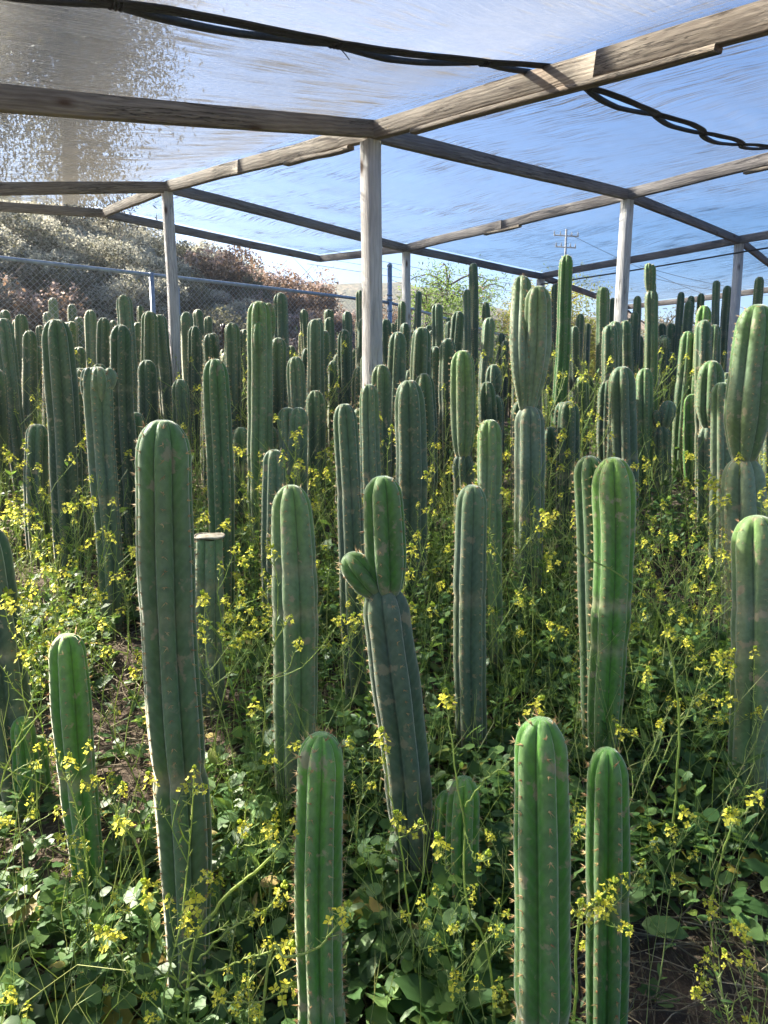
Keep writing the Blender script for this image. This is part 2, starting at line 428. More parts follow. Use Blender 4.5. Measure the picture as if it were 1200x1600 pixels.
def mat_cloth():
    n = NT('shade_cloth')
    uv = n.n('ShaderNodeAttribute', attribute_name='weave').outputs['Vector']
    sx = n.n('ShaderNodeSeparateXYZ'); n.l(uv, sx.inputs[0])
    # a little warp so the creases wander
    wn_ = n.n('ShaderNodeTexNoise'); wn_.inputs['Scale'].default_value = .8; n.l(uv, wn_.inputs['Vector'])
    va = n.n('ShaderNodeVectorMath', operation='MULTIPLY_ADD'); n.l(wn_.outputs['Color'], va.inputs[0]); va.inputs[1].default_value = (.14, .14, 0); n.l(uv, va.inputs[2])
    uvw = va.outputs[0]
    left = n.ramp(n.math('MULTIPLY_ADD', sx.outputs[1], .2, .5), [(.42, (1, 1, 1)), (.52, (0, 0, 0))]).outputs[0]      # cloth pulled the other way over the low bay; sun glow is put in here
    def pick(p, q): return n.math('ADD', n.math('MULTIPLY', p, left), n.math('MULTIPLY', q, n.math('SUBTRACT', 1.0, left)))
    st1 = pick(n.noise(uvw, 1.0, 5, .62, (13.0, 1.1, 1)), n.noise(uvw, 1.0, 5, .62, (1.2, 13.0, 1)))
    st2 = pick(n.noise(uvw, 1.0, 4, .65, (42.0, 2.4, 1)), n.noise(uvw, 1.0, 4, .65, (2.4, 48.0, 1)))
    def near_line(sock, period, wid):
        fr = n.math('FRACT', n.math('DIVIDE', sock, period)); dd = n.math('MINIMUM', fr, n.math('SUBTRACT', 1.0, fr))
        return n.ramp(dd, [(0.0, (1, 1, 1)), (wid, (0, 0, 0))]).outputs[0]
    tension = n.math('MAXIMUM', near_line(sx.outputs[1], 3.52, .16), n.math('MULTIPLY', near_line(sx.outputs[0], 3.37, .10), .6))
    pat = n.math('ADD', n.noise(uv, .9, 4, .65), n.math('MULTIPLY', tension, .13)); big = n.noise(uvw, 1.0, 4, .55, (1.2, 1.2, 1))
    f = n.math('MULTIPLY', n.ramp(st1, [(.53, (0, 0, 0)), (.70, (.8, .8, .8))]).outputs[0], n.ramp(pat, [(.42, (.08,) * 3), (.62, (1, 1, 1))]).outputs[0])
    f2 = n.math('MULTIPLY', n.ramp(st2, [(.52, (0, 0, 0)), (.60, (1, 1, 1))]).outputs[0], n.ramp(pat, [(.44, (.05,) * 3), (.60, (1, 1, 1))]).outputs[0])
    thick = n.math('MAXIMUM', f, f2)
    thin = n.math('MULTIPLY', n.ramp(st2, [(.33, (1, 1, 1)), (.45, (0, 0, 0))]).outputs[0], n.ramp(pat, [(.45, (.2,) * 3), (.6, (1, 1, 1))]).outputs[0])
    wv = n.n('ShaderNodeTexNoise'); wv.inputs['Scale'].default_value = 330; wv.inputs['Detail'].default_value = 1; n.l(uv, wv.inputs['Vector'])
    thr = n.math('MULTIPLY_ADD', wv.outputs[0], .36, -.18)
    lw = n.n('ShaderNodeLayerWeight'); lw.inputs[0].default_value = .5
    graz = n.math('POWER', lw.outputs['Facing'], 2.0)
    op = n.math('MULTIPLY_ADD', graz, .12, n.math('MULTIPLY_ADD', thick, .58, .23))      # share of the light the threads stop
    op = n.math('ADD', op, n.math('MULTIPLY_ADD', big, .24, -.12))
    op = n.math('SUBTRACT', op, n.math('MULTIPLY', thin, .22))
    op = n.math('ADD', op, n.math('MULTIPLY', left, .30))  # denser on the left, for the sun glow built into the cloth
    op = n.math('ADD', op, thr, clamp=True)
    h = n.math('MULTIPLY_ADD', st1, 1.0, n.math('MULTIPLY', st2, .6))
    nb = n.bump(h, .8, .03)
    tr = n.n('ShaderNodeBsdfTransparent'); tr.inputs[0].default_value = (.84, .93, 1, 1)
    tl = n.n('ShaderNodeBsdfTranslucent'); tl.inputs[0].default_value = (.085, .078, .072, 1); n.l(nb, tl.inputs['Normal'])
    df = n.n('ShaderNodeBsdfDiffuse'); df.inputs[0].default_value = (.035, .030, .028, 1); n.l(nb, df.inputs['Normal'])
    rf = n.n('ShaderNodeBsdfRefraction', distribution='GGX'); rf.inputs['Color'].default_value = (.80, .75, .66, 1)
    rf.inputs['Roughness'].default_value = .62; rf.inputs['IOR'].default_value = 1.2; n.l(nb, rf.inputs['Normal'])
    m1 = n.n('ShaderNodeMixShader'); m1.inputs[0].default_value = .5; n.l(df.outputs[0], m1.inputs[1]); n.l(tl.outputs[0], m1.inputs[2])
    m2 = n.n('ShaderNodeMixShader'); n.l(n.math('ADD', n.math('MULTIPLY_ADD', thick, -.24, .26), n.math('MULTIPLY', left, .40), clamp=True), m2.inputs[0]); n.l(m1.outputs[0], m2.inputs[1]); n.l(rf.outputs[0], m2.inputs[2])  # left side scatters more, part of that built-in sun glow
    m3 = n.n('ShaderNodeMixShader'); n.l(op, m3.inputs[0]); n.l(tr.outputs[0], m3.inputs[1]); n.l(m2.outputs[0], m3.inputs[2])
    return n.done(m3)
M_CLOTH = mat_cloth()

# ------------------------------------------------------------------ ground, far hills
def axis(segs):
    out = [segs[0][0]]
    for a, b, st in segs:
        k = max(1, int(round((b - a) / st))); out += list(a + (b - a) * (np.arange(k) + 1) / k)
    return np.array(out)
gx = axis([(-600, -60, 60), (-60, -20, 4), (-20, -5, .6), (-5, -2.6, .12), (-2.6, 3.2, .028), (3.2, 6, .12), (6, 20, .8), (20, 60, 4), (60, 600, 60)])
gy = axis([(-60, -10, 10), (-10, 0, 1), (0, .8, .1), (.8, 5.0, .028), (5.0, 9, .1), (9, 30, .6), (30, 90, 6), (90, 800, 50)])
GX, GY = np.meshgrid(gx, gy)
GZ = ground_z(GX, GY)
near = (1 - smooth(8, 14, GY)) * (1 - smooth(5, 9, np.abs(GX)))
GZ = GZ + near * (.05 * (fbm(GX * 1.7, GY * 1.7) - .5) + .035 * (fbm(GX * 9 + 5, GY * 9) - .5) + .02 * (vnoise(GX * 27, GY * 27) - .5))
fardist = smooth(12, 30, GY)
GZ = GZ + fardist * .5 * (fbm(GX * .3, GY * .3) - .5)
n0, m0 = GX.shape
idx = np.arange(n0 * m0).reshape(n0, m0)
Q = np.stack([idx[:-1, :-1], idx[:-1, 1:], idx[1:, 1:], idx[1:, :-1]], -1).reshape(-1, 4)
ground = link_mesh('ground', np_mesh('ground', np.stack([GX, GY, GZ], -1).reshape(-1, 3), None, Q), None, M_SOIL, 'structure')

az = np.linspace(-1.4, 1.4, 160)
el = np.interp(az, [-1.4, -.5, -.2, -.12, 0, .06, .12, .18, .25, .35, .5, .8, 1.4], [.20, .17, .155, .152, .155, .15, .128, .115, .112, .105, .09, .07, .06])
rows = []
for k, (d, fh) in enumerate([(120, -.05), (135, .2), (155, .6), (175, .9), (190, 1.0), (215, .9), (260, .5)]):
    rows.append(np.stack([az * d, np.full_like(az, d), 1.42 + (el * 190 * fh) * (1 + .05 * (fbm(az * 9 + k, az * 0 + k * .7, 3) - .5)) + (fbm(az * 40, az * 0 + k, 3) - .5) * 2.0 * fh], -1))
Vh = np.array(rows); a_, b_, _ = Vh.shape
ih = np.arange(a_ * b_).reshape(a_, b_)
Qh = np.stack([ih[:-1, :-1], ih[:-1, 1:], ih[1:, 1:], ih[1:, :-1]], -1).reshape(-1, 4)
link_mesh('hill', np_mesh('hill', Vh.reshape(-1, 3), None, Qh), None, M_FARHILL, 'structure')

# ------------------------------------------------------------------ haze volume added for the warm glow at left
hb = Acc(); x0, x1, y0, y1, z0, z1 = -640, 640, -70, 860, -9, 46
hb.add([(x, y, z) for z in (z0, z1) for x, y in ((x0, y0), (x1, y0), (x1, y1), (x0, y1))], None, [(0, 3, 2, 1), (4, 5, 6, 7), (0, 1, 5, 4), (1, 2, 6, 5), (2, 3, 7, 6), (3, 0, 4, 7)])
hm = NT('glow_haze'); pv = hm.n('ShaderNodeVolumePrincipled'); pv.inputs['Density'].default_value = .0019; pv.inputs['Anisotropy'].default_value = .72
pv.inputs['Color'].default_value = (.95, .96, 1, 1); hm.l(pv.outputs[0], hm.out.inputs['Volume'])
haze = link_mesh('haze', hb.mesh('haze', False), None, hm.m, 'stuff'); tag(haze, 'thin haze volume added for sunlit glow over the field and the bank', 'haze')

# ------------------------------------------------------------------ shade house frame
P00 = np.array([-.075, 4.35]); MV = np.array([-1.95, 2.75]); CV = np.array([2.32, 2.65])
II = [-2.2, -1, 0, 1, 1.66]
JJ = [-2, -.85, 0, 1, 2, 3]
ZT = np.array([[0.35, .42, .85, 1.70, 1.85, 1.75],        # height of the beam centres over the camera
               [0.45, .69, 1.07, 1.80, 1.95, 1.80],
               [0.50, .87, 1.49, 1.86, 2.01, 1.83],
               [0.90, 1.305, 1.955, 1.93, 2.01, 1.83],
               [1.55, 1.80, 2.16, 2.13, 2.10, 1.90]])
def roof_xy(i, j): return P00 + i * MV + j * CV
def roof_z(i, j):
    i = np.clip(i, II[0], II[-1]); j = np.clip(j, JJ[0], JJ[-1])
    a = np.clip(np.searchsorted(II, i, side='right') - 1, 0, len(II) - 2); b = np.clip(np.searchsorted(JJ, j, side='right') - 1, 0, len(JJ) - 2)
    I = np.array(II); J = np.array(JJ)
    fi = (i - I[a]) / (I[a + 1] - I[a]); fj = (j - J[b]) / (J[b + 1] - J[b])
    return CAMZ + (ZT[a, b] * (1 - fj) + ZT[a, b + 1] * fj) * (1 - fi) + (ZT[a + 1, b] * (1 - fj) + ZT[a + 1, b + 1] * fj) * fi
_Minv = np.linalg.inv(np.stack([MV, CV], 1))
def roof_ij(x, y):
    d = np.stack([np.asarray(x) - P00[0], np.asarray(y) - P00[1]], 0)
    r = np.tensordot(_Minv, d, 1); return r[0], r[1]
def node(i, j, dz=0):
    p = roof_xy(i, j); return Vector((p[0], p[1], float(roof_z(np.array(i), np.array(j))) + dz))

def timber(name, a, b, w, h, mat, parent, seed=0, warp=.0022, label=None, twist=0.0):
    """A sawn timber from a to b: local X along its length, w across, h upright, with worn edges."""
    a = Vector(a); b = Vector(b); L = (b - a).length
    rs = random.Random(seed)
    x = (b - a).normalized(); up = Vector((0, 0, 1)) if abs(x.z) < .9 else Vector((0, 1, 0))
    y = up.cross(x).normalized(); z = x.cross(y)
    m = Matrix((x, y, z)).transposed().to_4x4(); m.translation = a
    if twist: m = m @ Matrix.Rotation(twist, 4, 'X')
    n = max(3, int(L / .12)); e = .004
    prof = [(-w/2 + e, -h/2), (w/2 - e, -h/2), (w/2, -h/2 + e), (w/2, h/2 - e), (w/2 - e, h/2), (-w/2 + e, h/2), (-w/2, h/2 - e), (-w/2, -h/2 + e)]
    V = []
    p1, p2 = rs.uniform(0, 6), rs.uniform(0, 6)
    for k in range(n + 1):
        t = k / n; dy = warp * math.sin(3.1 * t * PI + p1) * 1.5; dz = warp * math.sin(2.3 * t * PI + p2) * 1.5
        for (py_, pz_) in prof:
            V.append((L * t, py_ + dy + rs.uniform(-1, 1) * .0005, pz_ + dz + rs.uniform(-1, 1) * .0005))
    Qf = [(k * 8 + q, (k + 1) * 8 + q, (k + 1) * 8 + (q + 1) % 8, k * 8 + (q + 1) % 8) for k in range(n) for q in range(8)]
    Tf = []
    c0 = len(V); V += [(0, 0, 0), (L, 0, 0)]
    for q in range(8):
        Tf.append((c0, q, (q + 1) % 8)); Tf.append((c0 + 1, n * 8 + (q + 1) % 8, n * 8 + q))
    me = np_mesh(name, V, Tf, [f[::-1] for f in Qf], smooth_=False)
    o = link_mesh(name, me, parent, mat)
    o.matrix_world = m
    if parent is not None: o.matrix_parent_inverse = Matrix.Identity(4); o.matrix_local = Matrix.Translation(-parent.location) @ m
    if label: o['label'] = label
    return o

shade = empty('shade_house_frame', (P00[0], P00[1], gz(*P00)))
tag(shade, 'weathered timber frame of the shade house, posts and beams over the cactus field', 'shade structure')
BH = .096
# posts: grid node, and how far the beam hides the top
postfr = math.atan2(MV[1], MV[0])
for k, (i, j, w) in enumerate([(0, 0, .09), (1, 0, .088), (0, 1, .088), (0, 2, .088), (1, 1, .084), (1, 2, .10), (-1, 1, .09), (-1, 2, .088), (-1, -.85, .09), (0, -.85, .09), (1, -.85, .09), (1.66, 0, .085), (0, 3, .088), (1, 3, .088), (-1, 3, .09), (1.66, -.85, .085)]):
    if (i, j) in ((1.66, 0),): continue
    p = node(i, j, -BH / 2 - .004)
    base = Vector((p.x, p.y, gz(p.x, p.y) - .25))
    if (i, j) == (0, 0): base.x += .012
    if (i, j) == (0, 2): base.x += .04
    o = timber('post', base, p, w, w, M_POST, shade, seed=k + 3, warp=.003, twist={0: .62}.get(k, .55))

def beam(i0, j0, i1, j1, w=.05, h=BH, mat=None, dz=0, seed=0, off=(0, 0), label=None, ext=(0, 0), name='beam'):
    a = node(i0, j0, dz); b = node(i1, j1, dz)
    d = (b - a).normalized(); a = a - d * ext[0]; b = b + d * ext[1]
    a += Vector((off[0], off[1], 0)); b += Vector((off[0], off[1], 0))
    return timber(name, a, b, w, h, mat or M_WOOD, shade, seed, label=label)

s = 50
mn = Vector((MV[0], MV[1], 0)).normalized(); mperp = Vector((-mn.y, mn.x, 0))
if mperp.y > 0: mperp = -mperp        # towards the camera
# long beams along M (through the posts), in spliced lengths
for j, segs in ((0, [(-2.2, -1.0), (-1.0, -.47), (-.47, .0), (.0, .52), (.52, 1.0), (1.0, 1.66)]),
                (1, [(-2.2, -1), (-1, -.42), (-.42, 0), (0, .48), (.48, 1), (1, 1.66)]),
                (2, [(-2.2, -1), (-1, -.5), (-.5, 0), (0, 1)]),
                (3, [(-2.2, -1), (-1, 0), (0, 1)]),
                (-.85, [(-2.2, -1), (-1, 0), (0, 1), (1, 1.66)])):
    for q, (a, b) in enumerate(segs):
        s += 1
        mtl = (M_WOOD if j in (0,) else M_WOODG)
        beam(a, j, b, j, w=.045, seed=s, mat=mtl, ext=(-.001, -.001), dz=(.0 if q % 2 else .003))
# scabs nailed under / beside the splices
for (a, b, j, dz, offm) in ((-.62, -.12, 0, 0, .004), (.06, .30, 0, 0, .004), (-.60, -.33, 1, .0, .004), (.40, .56, 1, 0, .004)):
    s += 1
    beam(a, j, b, j, w=.05, h=.022, dz=dz * 0 - .059, seed=s, mat=M_WOOD, off=(mperp.x * offm, mperp.y * offm), name='splice_board')
# cross beams along C, from M beam to M beam
cuts = {0: [(-.85, 0), (0, 1), (1, 2), (2, 3)], 1: [(-.85, 0), (0, 1), (1, 2), (2, 3)], 1.66: [(-.85, 0), (0, 1)], -1: [(1, 2), (2, 3)]}
for i, segs in cuts.items():
    for (a, b) in segs:
        s += 1
        e0 = -.03; e1 = -.03
        if (i, a, b) == (0, -.85, 0): e1 = .05      # butts over the front of the centre post
        beam(i, a, i, b, w=.045, h=.095 if i else .088, seed=s, mat=M_WOODG if b > 0 else M_WOOD, ext=(e0, e1), dz=-.002 if e1 < 0 else -.004,
             off=(0, 0) if e1 < 0 else (-.0, -.055))
# the lower rail that runs on from the far corner
a = node(1, 3, -.1); b = Vector(at_depth(1075, 565, 13.2))
timber('brace', a, b, .05, .11, M_WOODG, shade, 99)
# black irrigation line slung below the third long beam
pts = [node(t, 2, -.13 - .035 * math.sin(PI * (t + .6) / 1.7)) for t in np.linspace(-.9, 1.0, 30)]
ac = Acc(); ac.tube(np.array(pts) + np.array([-.03, -.03, 0]), .011, 6)
ln = link_mesh('irrigation_line', ac.mesh('irrigation_line'), None, M_CORD)
tag(ln, 'black irrigation pipe slung just below the third long beam', 'pipe')

# ------------------------------------------------------------------ shade cloth with its laced seam
def roof_hit(px, py):
    d = ray(px, py); best = None
    lo, hi = .5, 14.0
    f = lambda t: d[2] * t + CAMZ - (float(roof_z(*[np.array(v) for v in roof_ij(d[0] * t, d[1] * t)])) + .075)
    ts = np.linspace(.5, 14, 300); fs = [f(t) for t in ts]
    for k in range(299):
        if fs[k] < 0 <= fs[k + 1]:
            lo, hi = ts[k], ts[k + 1]
            for _ in range(30):
                m = (lo + hi) / 2
                if f(m) < 0: lo = m
                else: hi = m
            return np.array([d[0] * lo, d[1] * lo])
    return None
seam_px = [(180, -25), (290, 0), (430, 22), (560, 45), (650, 62), (760, 85), (860, 105), (940, 130), (1000, 147), (1080, 180), (1140, 203), (1200, 222), (1290, 262)]
sp = np.array([h for h in (roof_hit(*p) for p in seam_px) if h is not None])
sdir = (sp[-1] - sp[0]) / np.linalg.norm(sp[-1] - sp[0]); sper = np.array([-sdir[1], sdir[0]])
S0 = sp[0]
pp = (sp - S0) @ sdir; qq = (sp - S0) @ sper
o_ = np.argsort(pp); pp = pp[o_]; qq = qq[o_]
_kk = np.linspace(pp[0], pp[-1], 60)
_qs = np.interp(_kk, pp, qq); _qs = np.convolve(np.pad(_qs, 4, mode='edge'), np.ones(9) / 9, 'valid')
def seam_q(p): return np.interp(p, _kk, _qs)
LACE = .74
def gap(p):
    ph = (p / LACE) % 1.0
    return -.002 + .050 * np.sin(PI * ph) ** .8 * np.where(smooth(-1.0, -.5, p) > 0, 1, 1)
IMAX, IMIN, JMIN, JMAX = 1.66, -2.2, -.85, 3.0
def clamp_ij(i, j):
    i2 = np.clip(i, IMIN, IMAX); j2 = np.clip(j, JMIN, JMAX)
    bad = (i2 > 1) & (j2 > 1)
    ci = (i2 - 1) * np.linalg.norm(MV) < (j2 - 1) * np.linalg.norm(CV)
    i3 = np.where(bad & ci, 1, i2); j3 = np.where(bad & ~ci, 1, j2)
    return i3, j3
def cloth_z(x, y):
    i, j = roof_ij(x, y)
    z = roof_z(i, j) + .072
    si = np.abs(np.sin(PI * np.where(i > 1, (i - 1) / .66, i))); sj = np.abs(np.sin(PI * j))
    sag = si * np.clip(sj * 1.5, 0, 1)
    z = z - .055 * sag
    u = i * 3.37; v = j * 3.52
    w = fbm(u * 3.0 + 1.5 * fbm(u * .6, v * .6, 2), v * .35, 3) - .45
    w2 = fbm(u * 9.0 + 2, v * .8 + 5, 3) - .45
    k = np.clip(fbm(u * .5 + 3, v * .5 + 9, 2) * 2 - .45, 0.05, 1)
    return z + sag * (.05 * w + .035 * w2 * k) + .012 * w2 * k
def cloth_sheet(side):
    P = axis([(-9, -3, .18), (-3, 7, .055), (7, 14, .14)])
    Qx = axis([(0, 2.5, .025), (2.5, 6, .05), (6, 13, .1)]) if side > 0 else axis([(0, 2.0, .03), (2.0, 9, .12)])
    PP, QQ = np.meshgrid(P, Qx)
    fade = np.exp(-QQ / .25)
    q = seam_q(PP) + side * (QQ + gap(PP) * fade)
    X = S0[0] + PP * sdir[0] + q * sper[0]; Y = S0[1] + PP * sdir[1] + q * sper[1]
    i, j = roof_ij(X, Y)
    i2, j2 = clamp_ij(i, j)
    out = (np.hypot((i - i2) * 3.37, (j - j2) * 3.52) > (.02 if side > 0 else .02))
    X = P00[0] + i2 * MV[0] + j2 * CV[0]; Y = P00[1] + i2 * MV[1] + j2 * CV[1]
    Z = cloth_z(X, Y)
    a, b = X.shape; ix = np.arange(a * b).reshape(a, b)
    keep = ~(out[:-1, :-1] & out[:-1, 1:] & out[1:, 1:] & out[1:, :-1])
    Qf = np.stack([ix[:-1, :-1], ix[:-1, 1:], ix[1:, 1:], ix[1:, :-1]], -1)[keep]
    used = np.unique(Qf); mp = -np.ones(a * b, int); mp[used] = np.arange(len(used))
    V = np.stack([X, Y, Z], -1).reshape(-1, 3)[used]
    wv = np.stack([i2 * 3.37, j2 * 3.52, i2 * 0], -1).reshape(-1, 3)[used]
    return np_mesh('shade_cloth', V, None, mp[Qf], {'weave': wv})
# sides of the seam: far from the camera / over the camera
sgn = 1 if sper[1] > 0 else -1
def hem(side, parent):
    p = np.linspace(-4, 9, 700); q = seam_q(p) + side * gap(p)
    X = S0[0] + p * sdir[0] + q * sper[0]; Y = S0[1] + p * sdir[1] + q * sper[1]
    i, j = roof_ij(X, Y); ok = (i > IMIN) & (i < IMAX) & (j > JMIN) & (j < JMAX)
    X, Y, p = X[ok], Y[ok], p[ok]
    Z = cloth_z(X, Y) - .008 * np.sin(PI * ((p / LACE) % 1)) - .006
    ac = Acc(); C_ = np.stack([X, Y, Z], -1); s3 = np.array([sper[0], sper[1], 0]) * side
    wd = (.024 + .004 * vnoise(p * 9, p * 0))[:, None]
    # a folded tape: flat strip with a rolled edge on the side of the gap
    ac.tube(C_, .0095 + .002 * vnoise(p * 12, p * 0), 6)
    tp = np.stack([C_ + [0, 0, .004], C_ + s3 * wd + [0, 0, .003], C_ + s3 * wd - [0, 0, .003], C_ - [0, 0, .004]], 1)
    m_ = len(C_); ii = np.arange(m_ - 1)[:, None] * 4; kk = np.arange(4)[None]; k2 = (kk + 1) % 4
    ac.add(tp.reshape(-1, 3), None, np.stack([ii + kk, ii + k2, ii + 4 + k2, ii + 4 + kk], -1).reshape(-1, 4))
    link_mesh('hem', ac.mesh('hem'), parent, M_CORD)
c1 = cloth_sheet(sgn); cloth1 = link_mesh('shade_cloth', c1, None, M_CLOTH)
tag(cloth1, 'blue grey see-through shade cloth stretched over the beams beyond the laced seam', 'shade cloth')
hem(sgn, cloth1)
c2 = cloth_sheet(-sgn); cloth2 = link_mesh('shade_cloth', c2, None, M_CLOTH)
tag(cloth2, 'shade cloth panel at the very top, on the near side of the laced seam', 'shade cloth')
hem(-sgn, cloth2)
# ties that pull the two hems together
lace = empty('lacing_cord', (0, 0, 0)); tag(lace, 'black cord ties lacing the two shade cloths together along the seam', 'cord')
for k in range(-5, 12):
    ac = Acc(); p = k * LACE; e = None
    for q in range(3):
        pc = p + (q - 1) * .014
        c = np.array([S0[0] + pc * sdir[0] + seam_q(pc) * sper[0], S0[1] + pc * sdir[1] + seam_q(pc) * sper[1]])
        i, j = roof_ij(*c)
        if not (IMIN < i < IMAX and JMIN < j < JMAX): continue
        z = float(cloth_z(c[0], c[1])) - .006
        a = np.linspace(0, 2 * PI, 13)
        ac.tube(np.stack([c[0] + .019 * np.cos(a) * sper[0], c[1] + .019 * np.cos(a) * sper[1], z + .014 * np.sin(a)], -1), .0035, 4)
    if not ac.V: continue
    if k % 2: ac.tube(bez([(c[0], c[1], z - .01), (c[0] + .02, c[1], z - .03), (c[0] + .035, c[1] + .01, z - .045)], 6), .002, 3)
    link_mesh('tie', ac.mesh('tie'), lace, M_CORD)

# ------------------------------------------------------------------ chain link fence
fence = empty('chain_link_fence', (FC[0], FC[1], gz(*FC)))
tag(fence, 'grey chain link fence with a steel top rail behind the cactus rows', 'fence')
def f_obj(name, ac, mat, kind=None):
    me = ac.mesh(name); o = link_mesh(name, me, fence, mat, kind)
    o.matrix_parent_inverse = Matrix.Translation(-fence.location); return o
RAILZ = lambda t, A, B: CAMZ + A + (B - A) * t
def fence_run(A, B, za, zb, posts, mesh_h, spacing=.056):
    A = np.array(A); B = np.array(B); L = np.linalg.norm(B - A)
    ac = Acc(); t = np.linspace(0, 1, 24)
    P = np.stack([A[0] + (B[0] - A[0]) * t, A[1] + (B[1] - A[1]) * t, za + (zb - za) * t + .008 * np.sin(t * 9)], -1)
    ac.tube(P, .026, 8); f_obj('top_rail', ac, M_GALV)
    for tp in posts:
        c = A + (B - A) * tp; z1 = za + (zb - za) * tp
        ac = Acc(); ac.tube([(c[0], c[1], gz(c[0], c[1]) - .1), (c[0], c[1], z1 + .03)], .033, 10); f_obj('fence_post', ac, M_GALV)
    # woven wire: every wire a zigzag-free diagonal strand, clipped at the selvedges
    ac = Acc(); nrm = np.array([(B - A)[1], -(B - A)[0]]) / L
    d = np.arange(-mesh_h, L, spacing * 1.414)
    for sg in (1, -1):
        for s0 in d:
            a0, a1 = max(0, -s0), min(mesh_h, L - s0)
            if a1 - a0 < .05: continue
            pts = []
            for hh in (a0, (a0 + a1) / 2, a1):
                sx = s0 + hh; tt = sx / L
                zt = za + (zb - za) * tt
                z = zt - mesh_h + hh if sg > 0 else zt - hh
                pts.append((A[0] + (B[0] - A[0]) * tt + nrm[0] * .004 * sg, A[1] + (B[1] - A[1]) * tt + nrm[1] * .004 * sg, z))
            ac.tube(pts, .0024, 3, cap=False)
    f_obj('wire_mesh', ac, M_WIRE, 'stuff')
fence_run(FC, FL, CAMZ + 1.66, CAMZ + 1.72, [.33, .66, .99], 1.75)
fence_run(FC, FR, CAMZ + 1.66, CAMZ + 1.72, [.25, .5, .75, 1.0], 1.75, .07)
# taller corner post with cap
ac = Acc(); ac.tube([(FC[0], FC[1], gz(*FC) - .1), (FC[0], FC[1], CAMZ + 2.27)], .042, 14)
cz = CAMZ + 2.27
ac.tube([(FC[0], FC[1], cz), (FC[0], FC[1], cz + .02), (FC[0], FC[1], cz + .045), (FC[0], FC[1], cz + .058)], [.049, .049, .035, .012], 14)
f_obj('corner_post', ac, M_GALV)
ac = Acc()
for dz in (.04, .12, -.15): ac.tube([(FC[0], FC[1], CAMZ + 1.66 + dz), (FC[0], FC[1], CAMZ + 1.69 + dz)], .050, 12)
f_obj('clamp_band', ac, M_GALV)
# the line post that shows beside the second timber post
lp = at_depth(278, 500, 10.9)
ac = Acc(); ac.tube([(lp[0], lp[1], gz(lp[0], lp[1]) - .1), (lp[0], lp[1], CAMZ + 1.66)], .042, 12); f_obj('fence_post', ac, M_GALV)
# barbed strands over the right hand run
for q, dz in enumerate((.62, .40)):
    ac = Acc(); t = np.linspace(0, 1, 40)
    P = np.stack([FC[0] + (FR[0] - FC[0]) * t, FC[1] + (FR[1] - FC[1]) * t, CAMZ + 1.66 + dz - .05 * np.sin(t * PI * 3) ** 2], -1); ac.tube(P, .004, 3)
    P = np.stack([FC[0] + (FL[0] - FC[0]) * t, FC[1] + (FL[1] - FC[1]) * t, CAMZ + 1.66 + dz * .9 + .2 * t], -1)
    if q == 0: ac.tube(P, .003, 3)
    f_obj('barbed_strand', ac, M_CABLE)

# dark tub
tb = at_depth(359, 540, 8.6); tz = gz(tb[0], tb[1])
tub = empty('nursery_tub', (tb[0], tb[1], tz)); tag(tub, 'dark purple plastic tub with a notched rim by the fence', 'tub')
top = at_depth(359, 512, 8.6)[2] - tz
ac = Acc(); hgt = np.array([0, .02, top - .07, top - .07, top]); rr = np.array([.02, .115, .135, .152, .158]) * .62
ac.tube(np.stack([hgt * 0, hgt * 0, hgt], -1), rr, 20, cap=False); link_mesh('body', ac.mesh('body'), tub, M_TUB)
ac = Acc()
for k in range(5): a = .6 + k * 1.2; ac.tube([(.093 * math.cos(a), .093 * math.sin(a), top - .02), (.093 * math.cos(a), .093 * math.sin(a), top + .035)], .016, 6)
link_mesh('rim_lug', ac.mesh('rim_lug'), tub, M_TUB)

# ------------------------------------------------------------------ utility pole and wires
pd = 62.0
pt = at_depth(885, 358, pd)
pole = empty('utility_pole', (pt[0], pt[1], gz(pt[0], pt[1]))); tag(pole, 'distant wooden utility pole with two crossarms seen through the cloth', 'utility pole')
H = pt[2] - pole.location.z
ac = Acc(); ac.tube([(0, 0, 0), (0, 0, H * .5), (0, 0, H)], [.13, .12, .09], 8); link_mesh('pole_shaft', ac.mesh('pole_shaft'), pole, M_POLE)
for dz, w in ((-.55, 1.15), (-1.5, .95)):
    ac = Acc(); ac.tube([(-w, -.3, H + dz), (w, .3, H + dz)], .06, 4)
    co = link_mesh('crossarm', ac.mesh('crossarm'), pole, M_POLE)
    for x in (-.95, -.45, .45, .95):
        ac = Acc(); ac.tube([(x * w, x * .3, H + dz + .05), (x * w, x * .3, H + dz + .35)], [.06, .04], 6); link_mesh('insulator', ac.mesh('insulator'), co, M_POLE)
for k, (a, b, dpt, sg) in enumerate((((500, 388), (880, 455), 40, .3), ((480, 412), (900, 464), 40, .3), ((890, 366), (1300, 520), 45, 1.2), ((1000, 415), (1210, 458), 42, .4), ((1010, 432), (1210, 462), 42, .4))):
    A = at_depth(*a, dpt); B = at_depth(*b, dpt * 1.15)
    t = np.linspace(0, 1, 24)[:, None]; P = A * (1 - t) + B * t; P[:, 2] -= (sg * 4 * t * (1 - t))[:, 0] * .5
    ac = Acc(); ac.tube(P, .016, 3)
    o = link_mesh('overhead_wire', ac.mesh('overhead_wire'), None, M_CABLE)
    tag(o, ['upper thin wire crossing the sky right of the centre post', 'lower thin wire crossing the sky right of the centre post', 'wire sagging away from the utility pole to the right',
            'upper of two wires beside the far right post', 'lower of two wires beside the far right post'][k], 'wire', 'overhead wires')

